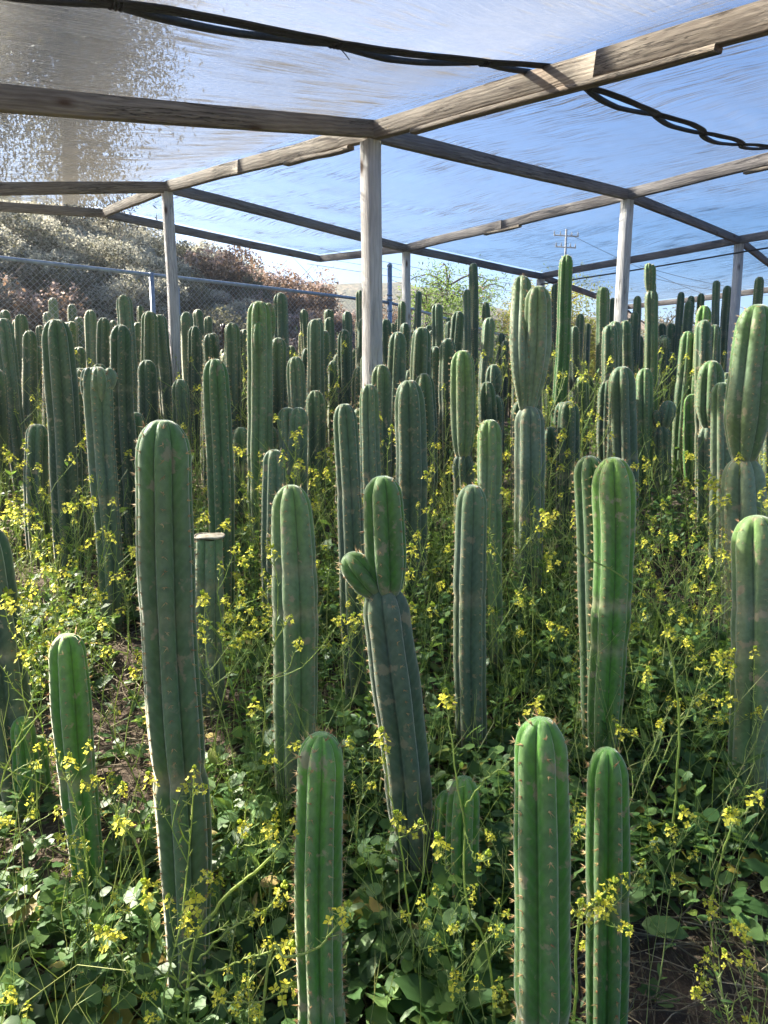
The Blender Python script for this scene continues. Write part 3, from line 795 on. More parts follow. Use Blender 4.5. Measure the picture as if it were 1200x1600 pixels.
# ------------------------------------------------------------------ shrubs and trees
def leaf_cloud(P, size, rng, aspect=.45, tint=None, updir=.2):
    """Small two-triangle leaves at the points P."""
    n = len(P)
    d = rng.normal(size=(n, 3)); d[:, 2] += updir; d /= np.linalg.norm(d, axis=1)[:, None]
    e = rng.normal(size=(n, 3)); e -= (e * d).sum(1)[:, None] * d; e /= np.linalg.norm(e, axis=1)[:, None]
    sz = size * rng.uniform(.6, 1.4, n)[:, None]
    V = np.stack([P - d * sz * .5, P + e * sz * aspect * .5, P + d * sz * .5, P - e * sz * aspect * .5], 1).reshape(-1, 3)
    i = np.arange(n)[:, None] * 4
    Q = i + np.array([[0, 1, 2, 3]])
    tn = np.repeat(rng.uniform(0, 1, n) if tint is None else np.clip(tint, 0, 1), 4)
    return V, Q, tn
def bush_template(seed, n, size, blos=0, bsize=.05, lumps=14, flat=.8):
    """Crown radius 1, height about 1.6: foliage on twig ends of many lumps, twigs, blossoms on the outer faces."""
    rng = np.random.default_rng(seed)
    c = rng.normal(size=(lumps, 3)); c /= np.linalg.norm(c, axis=1)[:, None]; c[:, 2] = np.abs(c[:, 2]) * flat
    c *= rng.uniform(.35, .85, lumps)[:, None]; c[:, 2] += .35
    lr = rng.uniform(.2, .42, lumps)
    k = rng.integers(0, lumps, n)
    d = rng.normal(size=(n, 3)); d /= np.linalg.norm(d, axis=1)[:, None]
    r = lr[k] * rng.uniform(.3, 1.12, n) ** .5
    P = c[k] + d * r[:, None]
    V, Q, t = leaf_cloud(P, size, rng)
    fol = np_mesh('foliage', V, None, Q, {'tint': t}, False)
    ac = Acc()
    for q in range(lumps):
        ac.tube(bez([(rng.normal() * .05, rng.normal() * .05, -.1), c[q] * .5 + rng.normal(size=3) * .05, c[q]], 6), [.03, .026, .022, .016, .012, .008], 4)
        for z in range(6):
            e = c[q] + rng.normal(size=3) * lr[q] * .7; ac.tube([c[q], (c[q] + e) / 2 + rng.normal(size=3) * .03, e], [.007, .005, .003], 3)
    tw = ac.mesh('branches')
    bl = None
    if blos:
        k = rng.integers(0, lumps, blos // 12); d = rng.normal(size=(len(k), 3)); d[:, 2] = np.abs(d[:, 2]) + .2; d /= np.linalg.norm(d, axis=1)[:, None]
        cc = c[k] + d * (lr[k] * 1.08)[:, None]
        P = np.repeat(cc, 12, 0) + rng.normal(size=(len(k) * 12, 3)) * .035
        V, Q, t = leaf_cloud(P, bsize, rng, .8)
        bl = np_mesh('blossoms', V, None, Q, {'tint': t}, False)
    return fol, tw, bl
def place_bush(tpl, x, y, r, h, mats, name, label, cat, group=None, rz=0, z=None):
    fol, tw, bl = tpl
    root = empty(name, (x, y, gz(x, y) - .05 if z is None else z), rz); root.scale = (r, r, h / 1.5)
    tag(root, label, cat, group)
    for me, nm, mt in ((tw, 'branches', mats[1]), (fol, 'foliage', mats[0]), (bl, 'blossoms', mats[2])):
        if me is None: continue
        o = bpy.data.objects.new(nm, me); COL.objects.link(o); o.parent = root
        if nm != 'branches': o['kind'] = 'stuff'
        if not me.materials: me.materials.append(mt)
    return root
T_W = [bush_template(21 + k, 4200, .07, 11000, .034, 18) for k in range(3)]
T_G = [bush_template(31 + k, 6500, .065, 0, 0, 18) for k in range(2)]
T_D = [bush_template(41 + k, 5200, .07, 1500, .04, 18) for k in range(2)]
rb = random.Random(5)
hillspots = []
tries = 0
while len(hillspots) < 175 and tries < 20000:
    tries += 1
    a = rb.uniform(-.66, .03); Y = rb.uniform(8.5, 25) ** 1.0
    X = a * Y
    d = (X - FC[0]) * FN[0] + (Y - FC[1]) * FN[1]
    if d < .8 or d > 13: continue
    r = rb.uniform(.55, 1.05) * (1 + d * .05)
    if any((X - p[0]) ** 2 + (Y - p[1]) ** 2 < (.45 * (r + p[2])) ** 2 for p in hillspots): continue
    hillspots.append((X, Y, r, d, a))
for k, (X, Y, r, d, a) in enumerate(hillspots):
    dryp = smooth(-.29, -.16, a) * .9 + (.35 if d < 2.2 and a < -.3 else 0)
    u = rb.random(); h = r * rb.uniform(1.1, 1.6)
    if a > -.10: h *= .75
    if u < dryp:
        place_bush(T_D[k % 2], X, Y, r, h, (M_DRY, M_BARK, M_DRYB), 'dry_bush', 'reddish brown dried bush with pinkish seed heads on the bank behind the fence', 'bush', 'dry bushes on the bank', rb.uniform(0, 6))
    elif u < dryp + (1 - dryp) * .82:
        place_bush(T_W[k % 3], X, Y, r, h, (M_SCRUB, M_BARK, M_BLOSSOM), 'flowering_bush', 'grey green bush covered in fluffy white blossom on the bank behind the fence', 'bush', 'white blossoming bushes on the bank', rb.uniform(0, 6))
    else:
        place_bush(T_G[k % 2], X, Y, r, h * 1.15, (M_SCRUB, M_BARK, None), 'green_bush', 'olive green scrub bush without blossom on the bank behind the fence', 'bush', 'olive green bushes on the bank', rb.uniform(0, 6))

def tree(name, x, y, px_top, h, cr, leafmat, barkmat, label, cat, seed, n=9000, lsize=.07, droop=0.0, sparse=.5, crown_base=.35, group=None, aspect=.3, trunk=.09, lumps=26):
    rng = np.random.default_rng(seed)
    root = empty(name, (x, y, gz(x, y) - .1)); tag(root, label, cat, group)
    ac = Acc(); ends = []
    tp = bez([(0, 0, 0), (cr * .06, 0, h * .3), (-cr * .05, cr * .05, h * .62), (cr * .04, 0, h * .93)], 10)
    ac.tube(tp, np.linspace(trunk, trunk * .2, 10), 8)
    for k in range(lumps):
        t = rng.uniform(crown_base * .7, 1.0); b0 = tp[int(t * 9)]
        ang = rng.uniform(0, 2 * PI); rr = cr * rng.uniform(.35, 1.0) * (1.05 - .35 * abs(t - .6))
        e = np.array([math.cos(ang) * rr, math.sin(ang) * rr, b0[2] + h * rng.uniform(.02, .2) - droop * .3 * h * rng.random()])
        e[2] = min(e[2], h)
        mid = (b0 + e) / 2 + np.array([0, 0, h * .05])
        P = bez([b0, mid, e], 7); ac.tube(P, np.linspace(trunk * .4, .008, 7), 5); ends.append((e, P))
        for q in range(5):
            s0 = P[rng.integers(2, 7)]; e2 = s0 + rng.normal(size=3) * np.array([.22, .22, .15]) * cr - np.array([0, 0, droop * cr * .6])
            ac.tube(bez([s0, (s0 + e2) / 2 + np.array([0, 0, .05 * cr]), e2], 5), np.linspace(.012, .003, 5), 3); ends.append((e2, np.array([s0, e2])))
    link_mesh('trunk', ac.mesh('trunk'), root, barkmat)
    k = rng.integers(0, len(ends), n); P = np.array([ends[i][0] for i in k])
    t = rng.random(n)[:, None] ** .7; S = np.array([ends[i][1][0] for i in k])
    sc = cr * (.07 + .10 * sparse)
    Pn = S * (1 - t) + P * t + rng.normal(size=(n, 3)) * sc
    Pn[:, 2] -= droop * rng.random(n) * cr * .8
    V, Q, tn = leaf_cloud(Pn, lsize, rng, aspect, None, -1.6 * droop)
    link_mesh('crown', np_mesh('crown', V, None, Q, {'tint': tn}, False), root, leafmat)
    return root
def at_az(px, Y):
    return (px - 600) / F / 1.04 * Y
# gum tree seen through the cloth, top left
tree('gum_tree', at_az(75, 17) * .93, 17, 0, 14.5, 2.9, M_GUM, M_GUMBARK, 'tall gum tree with hanging leaves seen through the cloth', 'tree', 3, 150000, .11, .8, .38, .60, aspect=.28, trunk=.2, lumps=60)
def top_h(py, Y, x): return ray(600, py)[2] / ray(600, py)[1] * Y + CAMZ - gz(x, Y) + .1
for args in (
    ('feathery_tree', 700, 22, 405, 1.55, M_FEATHER, M_BARK, 'airy green feathery tree behind the fence right of the slim post', 11, 8000, .10, .2, .8, .2),
    ('feathery_tree', 742, 24, 425, 1.2, M_FEATHER, M_BARK, 'thin wispy tree behind the fence beside the tallest dark cactus', 12, 3200, .10, .2, 1.0, .2),
    ('feathery_tree', 668, 19, 455, 1.1, M_FEATHER, M_BARK, 'dense low green tree behind the slim timber post', 13, 7000, .09, .1, .7, .1),
    ('feathery_tree', 745, 20, 488, 1.1, M_FEATHER, M_BARK, 'rounded green shrub tree behind the fence, below the wispy tree', 18, 7500, .09, .1, .7, .1),
    ('yellow_tree', 812, 21, 488, 1.3, M_YELLOW, M_BARK, 'yellow green bushy tree just left of the twin headed cactus', 14, 8000, .09, .1, .7, .1),
    ('yellow_tree', 880, 24, 440, 1.9, M_YELLOW, M_BARK, 'yellowing tree behind the tall dark cactus and the corner of the roof', 15, 12000, .10, .1, .8, .15),
    ('yellow_tree', 940, 25, 478, 1.6, M_YELLOW, M_BARK, 'low yellow bush tree between the tall cactus and the right post', 16, 9000, .10, .1, .7, .1),
    ('olive_tree', 1045, 23, 486, 1.5, M_SCRUB, M_BARK, 'olive brown tree behind the knobbly headed cactus', 17, 11000, .09, .1, .6, .1),
    ('olive_tree', 1110, 26, 520, 1.7, M_YELLOW, M_BARK, 'low olive yellow tree behind the far right post', 19, 9000, .10, .1, .6, .1),
    ('olive_tree', 620, 24, 478, 1.3, M_DRY, M_BARK, 'brown dry tree seen around the tall steel fence post', 20, 9000, .09, .1, .7, .1)):
    nm, px, Y, py, cr, lm, bm, lab, sd, n, ls, dr, spx, cb = args
    X = at_az(px, Y)
    tree(nm, X, Y, 0, top_h(py, Y, X), cr, lm, bm, lab, 'tree', sd, n, ls, dr, spx, cb)

# ------------------------------------------------------------------ cacti
def cactus_body(path, rad, ribs, seed, depth=.31, ds=.012, per=8, pinch=False, flat_top=False, groove=.58, L0=0.0, areole=.028, spine=(.012, 5), thin=.0006, tipw=1.0, age0=0.0, age1=1.0, waists=None):
    """One ribbed column. path: 3-D points base to tip, rad: radius at those points. Returns (stem mesh, spine mesh)."""
    rng = np.random.default_rng(seed)
    P = bez(path, 40); seg = np.linalg.norm(np.diff(P, axis=0), axis=1); cum = np.concatenate([[0], np.cumsum(seg)]); L = cum[-1]
    rad = np.asarray(rad, float); rs_ = np.interp(np.linspace(0, 1, 40), np.linspace(0, 1, len(rad)), rad)
    R1 = rs_[-1]
    cap = R1 * rng.uniform(1.2, 1.7)
    body = np.arange(0, max(L - cap, ds), ds); capn = max(8, int(cap / ds * 1.3))
    th = np.linspace(0, PI / 2, capn)[:-1]
    sc = np.concatenate([body, (L - cap) + cap * np.sin(th)]) if not flat_top else np.arange(0, L + 1e-6, ds)
    cx = np.stack([np.interp(sc, cum, P[:, k]) for k in range(3)], -1)
    r = np.interp(sc, cum, rs_)
    if not flat_top:
        tt = np.clip((sc - (L - cap)) / cap, 0, 1); r = r * np.sqrt(np.clip(1 - tt ** 2.3, 0, 1)) * .97 + r * .02
    if pinch:
        pw = min(.26, L * .38); r = r * np.clip(.42 + .58 * np.sqrt(np.clip(1 - (1 - np.minimum(sc / pw, 1)) ** 2, 0, 1)), .0, 1) if L > 0 else r
        r = np.where(sc < pw, r, np.interp(sc, cum, rs_) if flat_top else r)
    f = rng.uniform(2.5, 5); r = r * (1 + .018 * np.sin(sc * f * 6 + rng.uniform(0, 6)) + .014 * (vnoise(sc * 14 + seed, sc * 0) - .5))
    if waists is None:
        waists = [] if rng.random() < .35 or L < .5 else [(rng.uniform(.3, .8), rng.uniform(.02, .06), rng.uniform(-.05, .06)) for _ in range(rng.integers(1, 3))]
    scar = np.zeros(len(sc))
    for (u, dp, stp) in waists:
        e = (sc - u * L) / .020; r = r * (1 - dp * np.exp(-e * e)) * (1 + stp * smooth(-2.5, 2.5, e) * np.clip((L - sc) / (L * .3), 0, 1)); scar = np.maximum(scar, np.exp(-e * e * 1.2) * min(1, dp * 14))
    if pinch: scar = np.maximum(scar, .9 * np.exp(-(sc / .022) ** 2))
    scar = np.maximum(scar, .9 * smooth(.10, .0, sc + .05 * (vnoise(sc * 30, sc * 0 + seed) - .5)) if age1 > .9 else 0)
    # gentle wander of the axis
    w = .004 * np.stack([np.sin(sc * 5 + seed), np.cos(sc * 4 + seed * 2), 0 * sc], -1); cx = cx + w
    t = np.gradient(cx, axis=0); t /= np.linalg.norm(t, axis=1)[:, None]
    t = np.stack([np.convolve(np.pad(t[:, k], 4, mode='edge'), np.ones(9) / 9, 'valid') for k in range(3)], -1); t /= np.linalg.norm(t, axis=1)[:, None]
    a = np.cross(t, np.array([0, 1.0, .02])); a /= np.linalg.norm(a, axis=1)[:, None]; b = np.cross(t, a)
    m = ribs * per; ph = np.arange(m) / m * 2 * PI
    ph0 = rng.uniform(0, 2 * PI) + .25 * rng.uniform(-1, 1) * sc
    cr = np.abs(np.sin(ribs * ph / 2))                           # 0 groove, 1 crest
    jit = 1 + .05 * rng.uniform(-1, 1, ribs)[(np.arange(m) // per)]
    dep = depth * (1 + .15 * np.sin(sc * 3 + seed)); dep = dep * np.clip((L - sc) / (R1 * .9) + .35, 0, 1) if not flat_top else dep
    prof = (1 - dep[:, None]) + dep[:, None] * (cr[None, :] ** groove) * jit[None, :]
    nt = .5 + .5 * np.cos(2 * PI * (sc[:, None] / areole + .5 * ((np.arange(m) // per) % 2)[None, :]))
    young = np.clip(1 - (L - sc) / .35, .25, 1)
    prof = prof - (.030 * young[:, None] * (nt ** 6) * (cr[None, :] ** 3))
    rr = r[:, None] * prof
    ang = ph[None, :] + ph0[:, None]
    D = np.cos(ang)[:, :, None] * a[:, None, :] + np.sin(ang)[:, :, None] * b[:, None, :]
    V = cx[:, None, :] + rr[:, :, None] * D
    n = len(sc)
    i = np.arange(n - 1)[:, None] * m; k = np.arange(m)[None, :]; k2 = (k + 1) % m
    Qf = np.stack([i + k, i + m + k, i + m + k2, i + k2], -1).reshape(-1, 4)
    age = age0 + (age1 - age0) * (1 - sc / L); AG = np.repeat(age, m); CRs = np.tile(cr, n); AL = np.repeat(L0 + sc, m)
    tip = cx[-1] + t[-1] * (0.0 if flat_top else -.002)
    Vf = np.concatenate([V.reshape(-1, 3), [tip]])
    Tf = np.array([((n - 1) * m + q, n * m, (n - 1) * m + (q + 1) % m) for q in range(m)])
    att = {'scar': np.append(np.repeat(scar, m), 0), 'age': np.append(AG, age0), 'crest': np.append(CRs, .6), 'along': np.append(AL, L0 + L)}
    me = np_mesh('stem', Vf, Tf if not flat_top else None, Qf, att)
    # spines
    sl, sn = spine
    ac_p = []; ac_d = []
    crest_ph = (np.arange(ribs) + .5) / ribs * 2 * PI
    for q in range(ribs):
        pos = np.arange((.02 if not pinch else .06) + (q % 2) * areole / 2, L - (0 if flat_top else R1 * .12), areole)
        c = np.stack([np.interp(pos, sc, cx[:, k]) for k in range(3)], -1)
        rad_ = np.interp(pos, sc, r) * (1 - .02); an = crest_ph[q] + np.interp(pos, sc, ph0)
        A = np.stack([np.interp(pos, sc, a[:, k]) for k in range(3)], -1); B = np.stack([np.interp(pos, sc, b[:, k]) for k in range(3)], -1)
        T = np.stack([np.interp(pos, sc, t[:, k]) for k in range(3)], -1)
        o = np.cos(an)[:, None] * A + np.sin(an)[:, None] * B
        lat = np.cross(T, o)
        up = np.clip(1 - (L - pos) / (R1 * 1.3), 0, 1)[:, None]
        o2 = o * (1 - up * .7) + T * up
        base = c + o * rad_[:, None] * jit[(q * per) % m]
        for z in range(sn):
            d = o2 + lat * rng.uniform(-.9, .9, (len(pos), 1)) + T * rng.uniform(-.8, .8, (len(pos), 1))
            d /= np.linalg.norm(d, axis=1)[:, None]
            ac_p.append(base); ac_d.append(d * (sl * rng.uniform(.4, 1.2, (len(pos), 1)) * (1 + up * .5)))
    B0 = np.concatenate(ac_p); Dd = np.concatenate(ac_d); nn = len(B0)
    s1 = np.cross(Dd, np.array([.3, .5, .81])); s1 /= np.linalg.norm(s1, axis=1)[:, None] + 1e-9
    s2 = np.cross(Dd, s1); s2 /= np.linalg.norm(s2, axis=1)[:, None] + 1e-9
    VS = np.stack([B0 + s1 * thin, B0 - s1 * thin * .6 + s2 * thin, B0 - s1 * thin * .6 - s2 * thin, B0 + Dd], 1).reshape(-1, 3)
    j = np.arange(nn)[:, None, None] * 4
    TS = (j + np.array([[0, 1, 3], [1, 2, 3], [2, 0, 3]])[None]).reshape(-1, 3)
    # woolly pads the spines sit on
    P0 = np.concatenate(ac_p[::sn]); D0 = np.concatenate(ac_d[::sn]); D0 = D0 / np.linalg.norm(D0, axis=1)[:, None]
    pr = max(.0019, thin * 2.2); np_ = len(P0)
    e1 = np.cross(D0, np.array([.1, .2, .97])); e1 /= np.linalg.norm(e1, axis=1)[:, None] + 1e-9; e2 = np.cross(D0, e1)
    VP = np.stack([P0 + e1 * pr, P0 + e2 * pr, P0 - e1 * pr, P0 - e2 * pr, P0 + D0 * pr * .8], 1).reshape(-1, 3)
    jp = len(VS) + np.arange(np_)[:, None, None] * 5
    TP = (jp + np.array([[0, 1, 4], [1, 2, 4], [2, 3, 4], [3, 0, 4]])[None]).reshape(-1, 3)
    sp = np_mesh('spines', np.concatenate([VS, VP]), np.concatenate([TS, TP]), None, None, False)
    return me, sp

CACTI = []        # (x, y, radius) on the ground
def lod(zc):
    if zc < 2.6: return dict(ds=.010, per=8, spine=(.0125, 6), thin=.0008)
    if zc < 4.6: return dict(ds=.018, per=6, spine=(.014, 5), thin=.001)
    if zc < 7: return dict(ds=.035, per=6, spine=(.014, 3), thin=.0016)
    return dict(ds=.06, per=4, spine=(.015, 2), thin=.0022)

def w2(px, py, x0, y0):
    """Point in the vertical plane y = y0 of the place that the photograph shows at px, py."""
    d = ray(px, py); return np.array([d[0] / d[1] * y0, y0, CAMZ + d[2] / d[1] * y0])

def cactus(top, w, label, base=None, ribs=7, m=1, D=None, segs=None, mid=None, prof=None, lean_y=0.0, cut=False, knob=0, group=None, waists=None, depth=.31, name='columnar_cactus', seed=None):
    """top, base, mid: where the photograph shows the tip, foot and bends; w: its width there in pixels."""
    k = len(CACTI); seed = seed or 100 + k * 7
    rr = random.Random(seed)
    xt, yt = top
    if base is not None:
        g = ground_hit(*base)
    else:
        D0 = D or rr.uniform(.122, .142)
        zc = F * D0 / w
        g = ground_at_zc(xt, zc)
        # a plumb column narrows in perspective towards its foot
        zb = gz(*g); yb = 800 - F * ((zb - CAMZ) * CT + g[1] * ST) / zc_of(g[0], g[1], zb)
        xb = xt + (600 - xt) * (min(yb, 1500) - yt) / (7850 - yt)
        g = ground_at_zc(xb + rr.uniform(-9, 9) * w / 20, zc)
    z0 = gz(*g)
    T = w2(xt, yt, g[0], g[1] + lean_y)
    zc = zc_of(T[0], T[1], T[2]); R = w / 2 * zc / F * 1.05
    root = empty(name, (g[0], g[1], z0)); tag(root, label, 'cactus', group)
    O = np.array([g[0], g[1], z0])
    q = lod(min(zc, zc_of(g[0], g[1], z0)))
    pts = [np.array([0, 0, -.06])]
    for mm in (mid or []):
        pts.append(w2(mm[0], mm[1], g[0], g[1] + lean_y * .5) - O)
    if not mid: pts.append((T - O) * .5 + np.array([rr.uniform(-1, 1), rr.uniform(-1, 1), 0]) * .012)
    pts.append(T - O)
    prof = prof or [.86, 1.0, 1.03, 1.0, .97, .93]
    def put(pts, prof, pinch=False, flat=False, a0=0.0, a1=1.0, ribs_=ribs, nm='stem', mt=m, waists=waists):
        me, sp = cactus_body(pts, [R * f for f in prof], ribs_, rr.randint(1, 99999), pinch=pinch, flat_top=flat, age0=a0, age1=a1, depth=depth, waists=waists, **q)
        o = link_mesh(nm, me, root, MC[mt]); link_mesh('spines', sp, root, M_SPINE, 'stuff'); return o
    if segs is None:
        put(pts, prof, flat=cut)
    else:
        # lower trunk up to the first joint, then one part per new growth
        put([p for p in pts if p[2] < segs['joint_z'](O, g) - .05] + [segs['joint'](O, g)], segs.get('trunk', [.9, 1, 1.03, 1.0]), a0=.35, nm='trunk_segment', mt=segs.get('tm', m))
        for (b, t2, ww, pr, *dy) in segs['arms']:
            B = w2(b[0], b[1], g[0], g[1]) - O; TT = w2(t2[0], t2[1], g[0], g[1] + (dy[0] if dy else 0)) - O
            B = B - (TT - B) / np.linalg.norm(TT - B) * .012
            f = ww / w
            md = (B + TT) / 2
            if len(pr) and isinstance(pr[0], tuple): md = w2(pr[0][0], pr[0][1], g[0], g[1]) - O; pr = pr[1:]
            put([B, md, TT], [f * v for v in (pr or [.95, 1, 1, .97])], pinch=True, a1=.45, nm='arm', mt=segs.get('am', m), waists=[])
    if cut:
        tp = pts[-1]; ac = Acc(); a = np.linspace(0, 2 * PI, 25)[:-1]
        rim = np.stack([tp[0] + R * .95 * np.cos(a), tp[1] + R * .95 * np.sin(a), np.full(24, tp[2] + .001) + .002 * np.sin(a * 3)], -1)
        ac.add(np.concatenate([rim, [tp + np.array([0, 0, .010])]]), [(i, (i + 1) % 24, 24) for i in range(24)])
        ac.tube(np.concatenate([rim, rim[:1]]), .004, 5, cap=False)
        link_mesh('cut_end', ac.mesh('cut_end'), root, M_CORK)
    for kk in range(knob):
        a = kk / knob * 2 * PI + .5; zz = T[2] - O[2] - R * rr.uniform(1.2, 4.2)
        c = np.array([T[0] - O[0] + math.cos(a) * R * .5, T[1] - O[1] + math.sin(a) * R * .5, zz])
        tip = c + np.array([math.cos(a) * R * .12, math.sin(a) * R * .12, min(R * rr.uniform(2.2, 4.0), T[2] - O[2] - zz - R * .1)])
        me, sp = cactus_body([c - np.array([0, 0, R * .4]), (c + tip) / 2 + np.array([math.cos(a), math.sin(a), 0]) * R * .2, tip], [R * .42, R * .50, R * .42], 5, rr.randint(1, 9999), pinch=True, age1=.3, **q)
        link_mesh('offset', me, root, MC[m]); link_mesh('spines', sp, root, M_SPINE, 'stuff')
    CACTI.append((g[0], g[1], R, None if group else label))
    return root

def J(px, py):
    f = lambda O, g: w2(px, py, g[0], g[1]) - O
    return {'joint': f, 'joint_z': lambda O, g: f(O, g)[2]}

# --- nearest rows, left to right
cactus((257, 655), 91, 'very tall thick cactus with a faint waist, big one left of centre in front', (293, 1590), 7, 0, mid=[(285, 1330), (270, 1080)], prof=[.70, .84, .98, 1.05, 1.04, 1.02, .95], waists=[(.47, .10, -.05), (.72, .02, .0)])
cactus((504, 1147), 80, 'bright green cactus with starry brown spines, bottom centre, foot out of frame', (508, 1765), 8, 2, prof=[.95, .98, 1, 1, .98, .95])
cactus((845, 1122), 88, 'thick bright green cactus with a brown scar near its foot, bottom right of centre', (852, 1790), 6, 2, prof=[.98, 1.0, 1.02, 1, .98, .95], waists=[(.38, .09, .0)])
cactus((954, 1170), 66, 'dark green cactus crowding the right side of the scarred one in front', (942, 1680), 7, 2, mid=[(950, 1400)])
cactus((452, 757), 67, 'grey green cactus with gold spines between the tall thick one and the branched one', (462, 1262), 6, 0, prof=[.88, 1.02, 1.06, 1.06, 1.0, .92])
cactus((600, 918), 76, 'leaning cactus whose trunk ends in two bright green pads, centre', (648, 1400), 6, 1, mid=[(632, 1180)],
       segs=dict(J(601, 912), trunk=[.8, .92, .97, 1.0, .92], tm=1, am=2, arms=[((603, 925), (598, 743), 63, [.95, 1.0, 1.0, .95]), ((590, 925), (541, 866), 50, [.75, 1.0, 1.0, .95])]))
cactus((700, 1238), 36, 'small dark cactus tucked behind the leaning branched trunk', (692, 1425), 6, 2)
cactus((724, 1212), 52, 'short dark cactus right of the leaning branched trunk', (728, 1440), 7, 2)
cactus((736, 757), 50, 'slender blue green cactus in the second row right of the branched one', (737, 1185), 6, 1, prof=[.95, 1.0, 1.03, 1.03, .98, .93])
cactus((763, 655), 40, 'tall green cactus directly behind the slender blue green one', (768, 1062), 6, 0)
cactus((637, 593), 47, 'tall pale blue cactus rising just right of the centre post', (646, 962), 6, 1, prof=[.86, .98, 1.02, 1.03, 1.0, .96])
cactus((537, 630), 39, 'slim blue cactus leaning left behind the branched one', (560, 1105), 6, 1, mid=[(548, 860)])
cactus((427, 702), 37, 'blue green cactus peeping out behind the gold spined one', (432, 980), 6, 1)
cactus((450, 636), 36, 'short stout cactus with a double head left of the slim leaning one', (462, 880), 6, 1, knob=0)
cactus((466, 636), 34, 'right twin of the short stout double headed cactus', (470, 884), 6, 1)
cactus((578, 600), 31, 'small cactus standing against the foot of the centre post', (582, 1000), 6, 1)
cactus((921, 712), 50, 'rear one of the green pair right of centre', (940, 1195), 6, 0)
cactus((956, 714), 63, 'front one of the glossy green pair right of centre', (942, 1215), 6, 2, mid=[(956, 900)], prof=[.62, .86, .97, 1.02, 1.03, .98])
cactus((972, 572), 43, 'tall blue green cactus behind the glossy pair', (978, 860), 6, 1)
cactus((824, 636), 45, 'twin headed cactus, two long arms rising from one blue trunk', (826, 945), 6, 1,
       segs=dict(J(826, 634), trunk=[.9, .98, 1.02, 1.0], arms=[((818, 640), (815, 432), 33, [(812, 540), .55, .8, 1, 1, .9], .14), ((829, 642), (840, 446), 40, [(838, 545), .5, .8, 1.0, 1, .9], -.04)], am=3))
cactus((722, 707), 35, 'jointed cactus with a pinched waist between the centre post and twin headed one', (724, 905), 6, 1,
       segs=dict(J(722, 707), trunk=[.9, 1, 1.0], arms=[((722, 712), (723, 547), 38, [.9, 1, 1, .95])], am=0))
cactus((1161, 718), 62, 'pale jointed giant at the right edge, upper arm on a rounded trunk', (1158, 1010), 6, 3,
       segs=dict(J(1161, 714), trunk=[.92, 1.0, 1.02, 1.0], tm=3, am=0, arms=[((1163, 720), (1183, 475), 66, [(1171, 600), .8, 1.0, .98, .9, .86])]))
cactus((1128, 597), 33, 'slim two ridged pale cactus just left of the jointed giant', (1124, 925), 6, 3)
cactus((1107, 664), 29, 'jointed cactus with a plump dark upper arm left of the giant', (1104, 835), 6, 3,
       segs=dict(J(1106, 664), trunk=[.95, 1, 1.0], arms=[((1106, 668), (1113, 563), 40, [.75, 1.0, 1.02, .9])], am=0))
cactus((1180, 805), 76, 'thick green cactus cut off by the right edge of the view', (1176, 1275), 6, 0, prof=[.8, .95, 1, 1.02, .98])
cactus((103, 990), 54, 'leaning olive cactus at lower left beside the tall thick one', (148, 1418), 6, 2, mid=[(117, 1210)], prof=[.88, .96, 1.05, 1.1, 1.0])
cactus((33, 1120), 38, 'short thin cactus in the lower left corner', (42, 1278), 7, 2)
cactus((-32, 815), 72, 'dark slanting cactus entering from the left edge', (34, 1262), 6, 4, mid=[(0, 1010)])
cactus((60, 1150), 26, 'dark stub of cactus behind the short thin one', (70, 1250), 6, 2)
cactus((327, 838), 46, 'beheaded cactus with a flat corky top right of the tall thick one', (330, 1112), 6, 1, cut=True)
cactus((337, 560), 41, 'tall green cactus behind the beheaded one', (350, 985), 7, 0, prof=[.82, .95, 1.0, 1.02, .97])
cactus((153, 572), 44, 'crested cactus with knobbly folded head, left of the tall thick one', (178, 985), 6, 1, mid=[(163, 760)], knob=4, prof=[.8, .88, .9, .92, 1.0])
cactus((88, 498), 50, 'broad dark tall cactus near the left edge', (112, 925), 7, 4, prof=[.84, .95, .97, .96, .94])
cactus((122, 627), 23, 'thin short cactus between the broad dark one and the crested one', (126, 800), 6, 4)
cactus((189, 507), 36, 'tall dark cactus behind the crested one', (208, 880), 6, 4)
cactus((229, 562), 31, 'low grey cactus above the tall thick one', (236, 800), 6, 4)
cactus((281, 592), 27, 'short blue cactus with orange spines right of the tall thick head', (284, 790), 6, 1)
cactus((406, 470), 40, 'very tall cactus with a lumpy head between second post and centre post', (412, 880), 7, 0, knob=3)
cactus((494, 498), 26, 'tall narrow cactus midway between the lumpy headed one and the centre post', (498, 800), 6, 1)

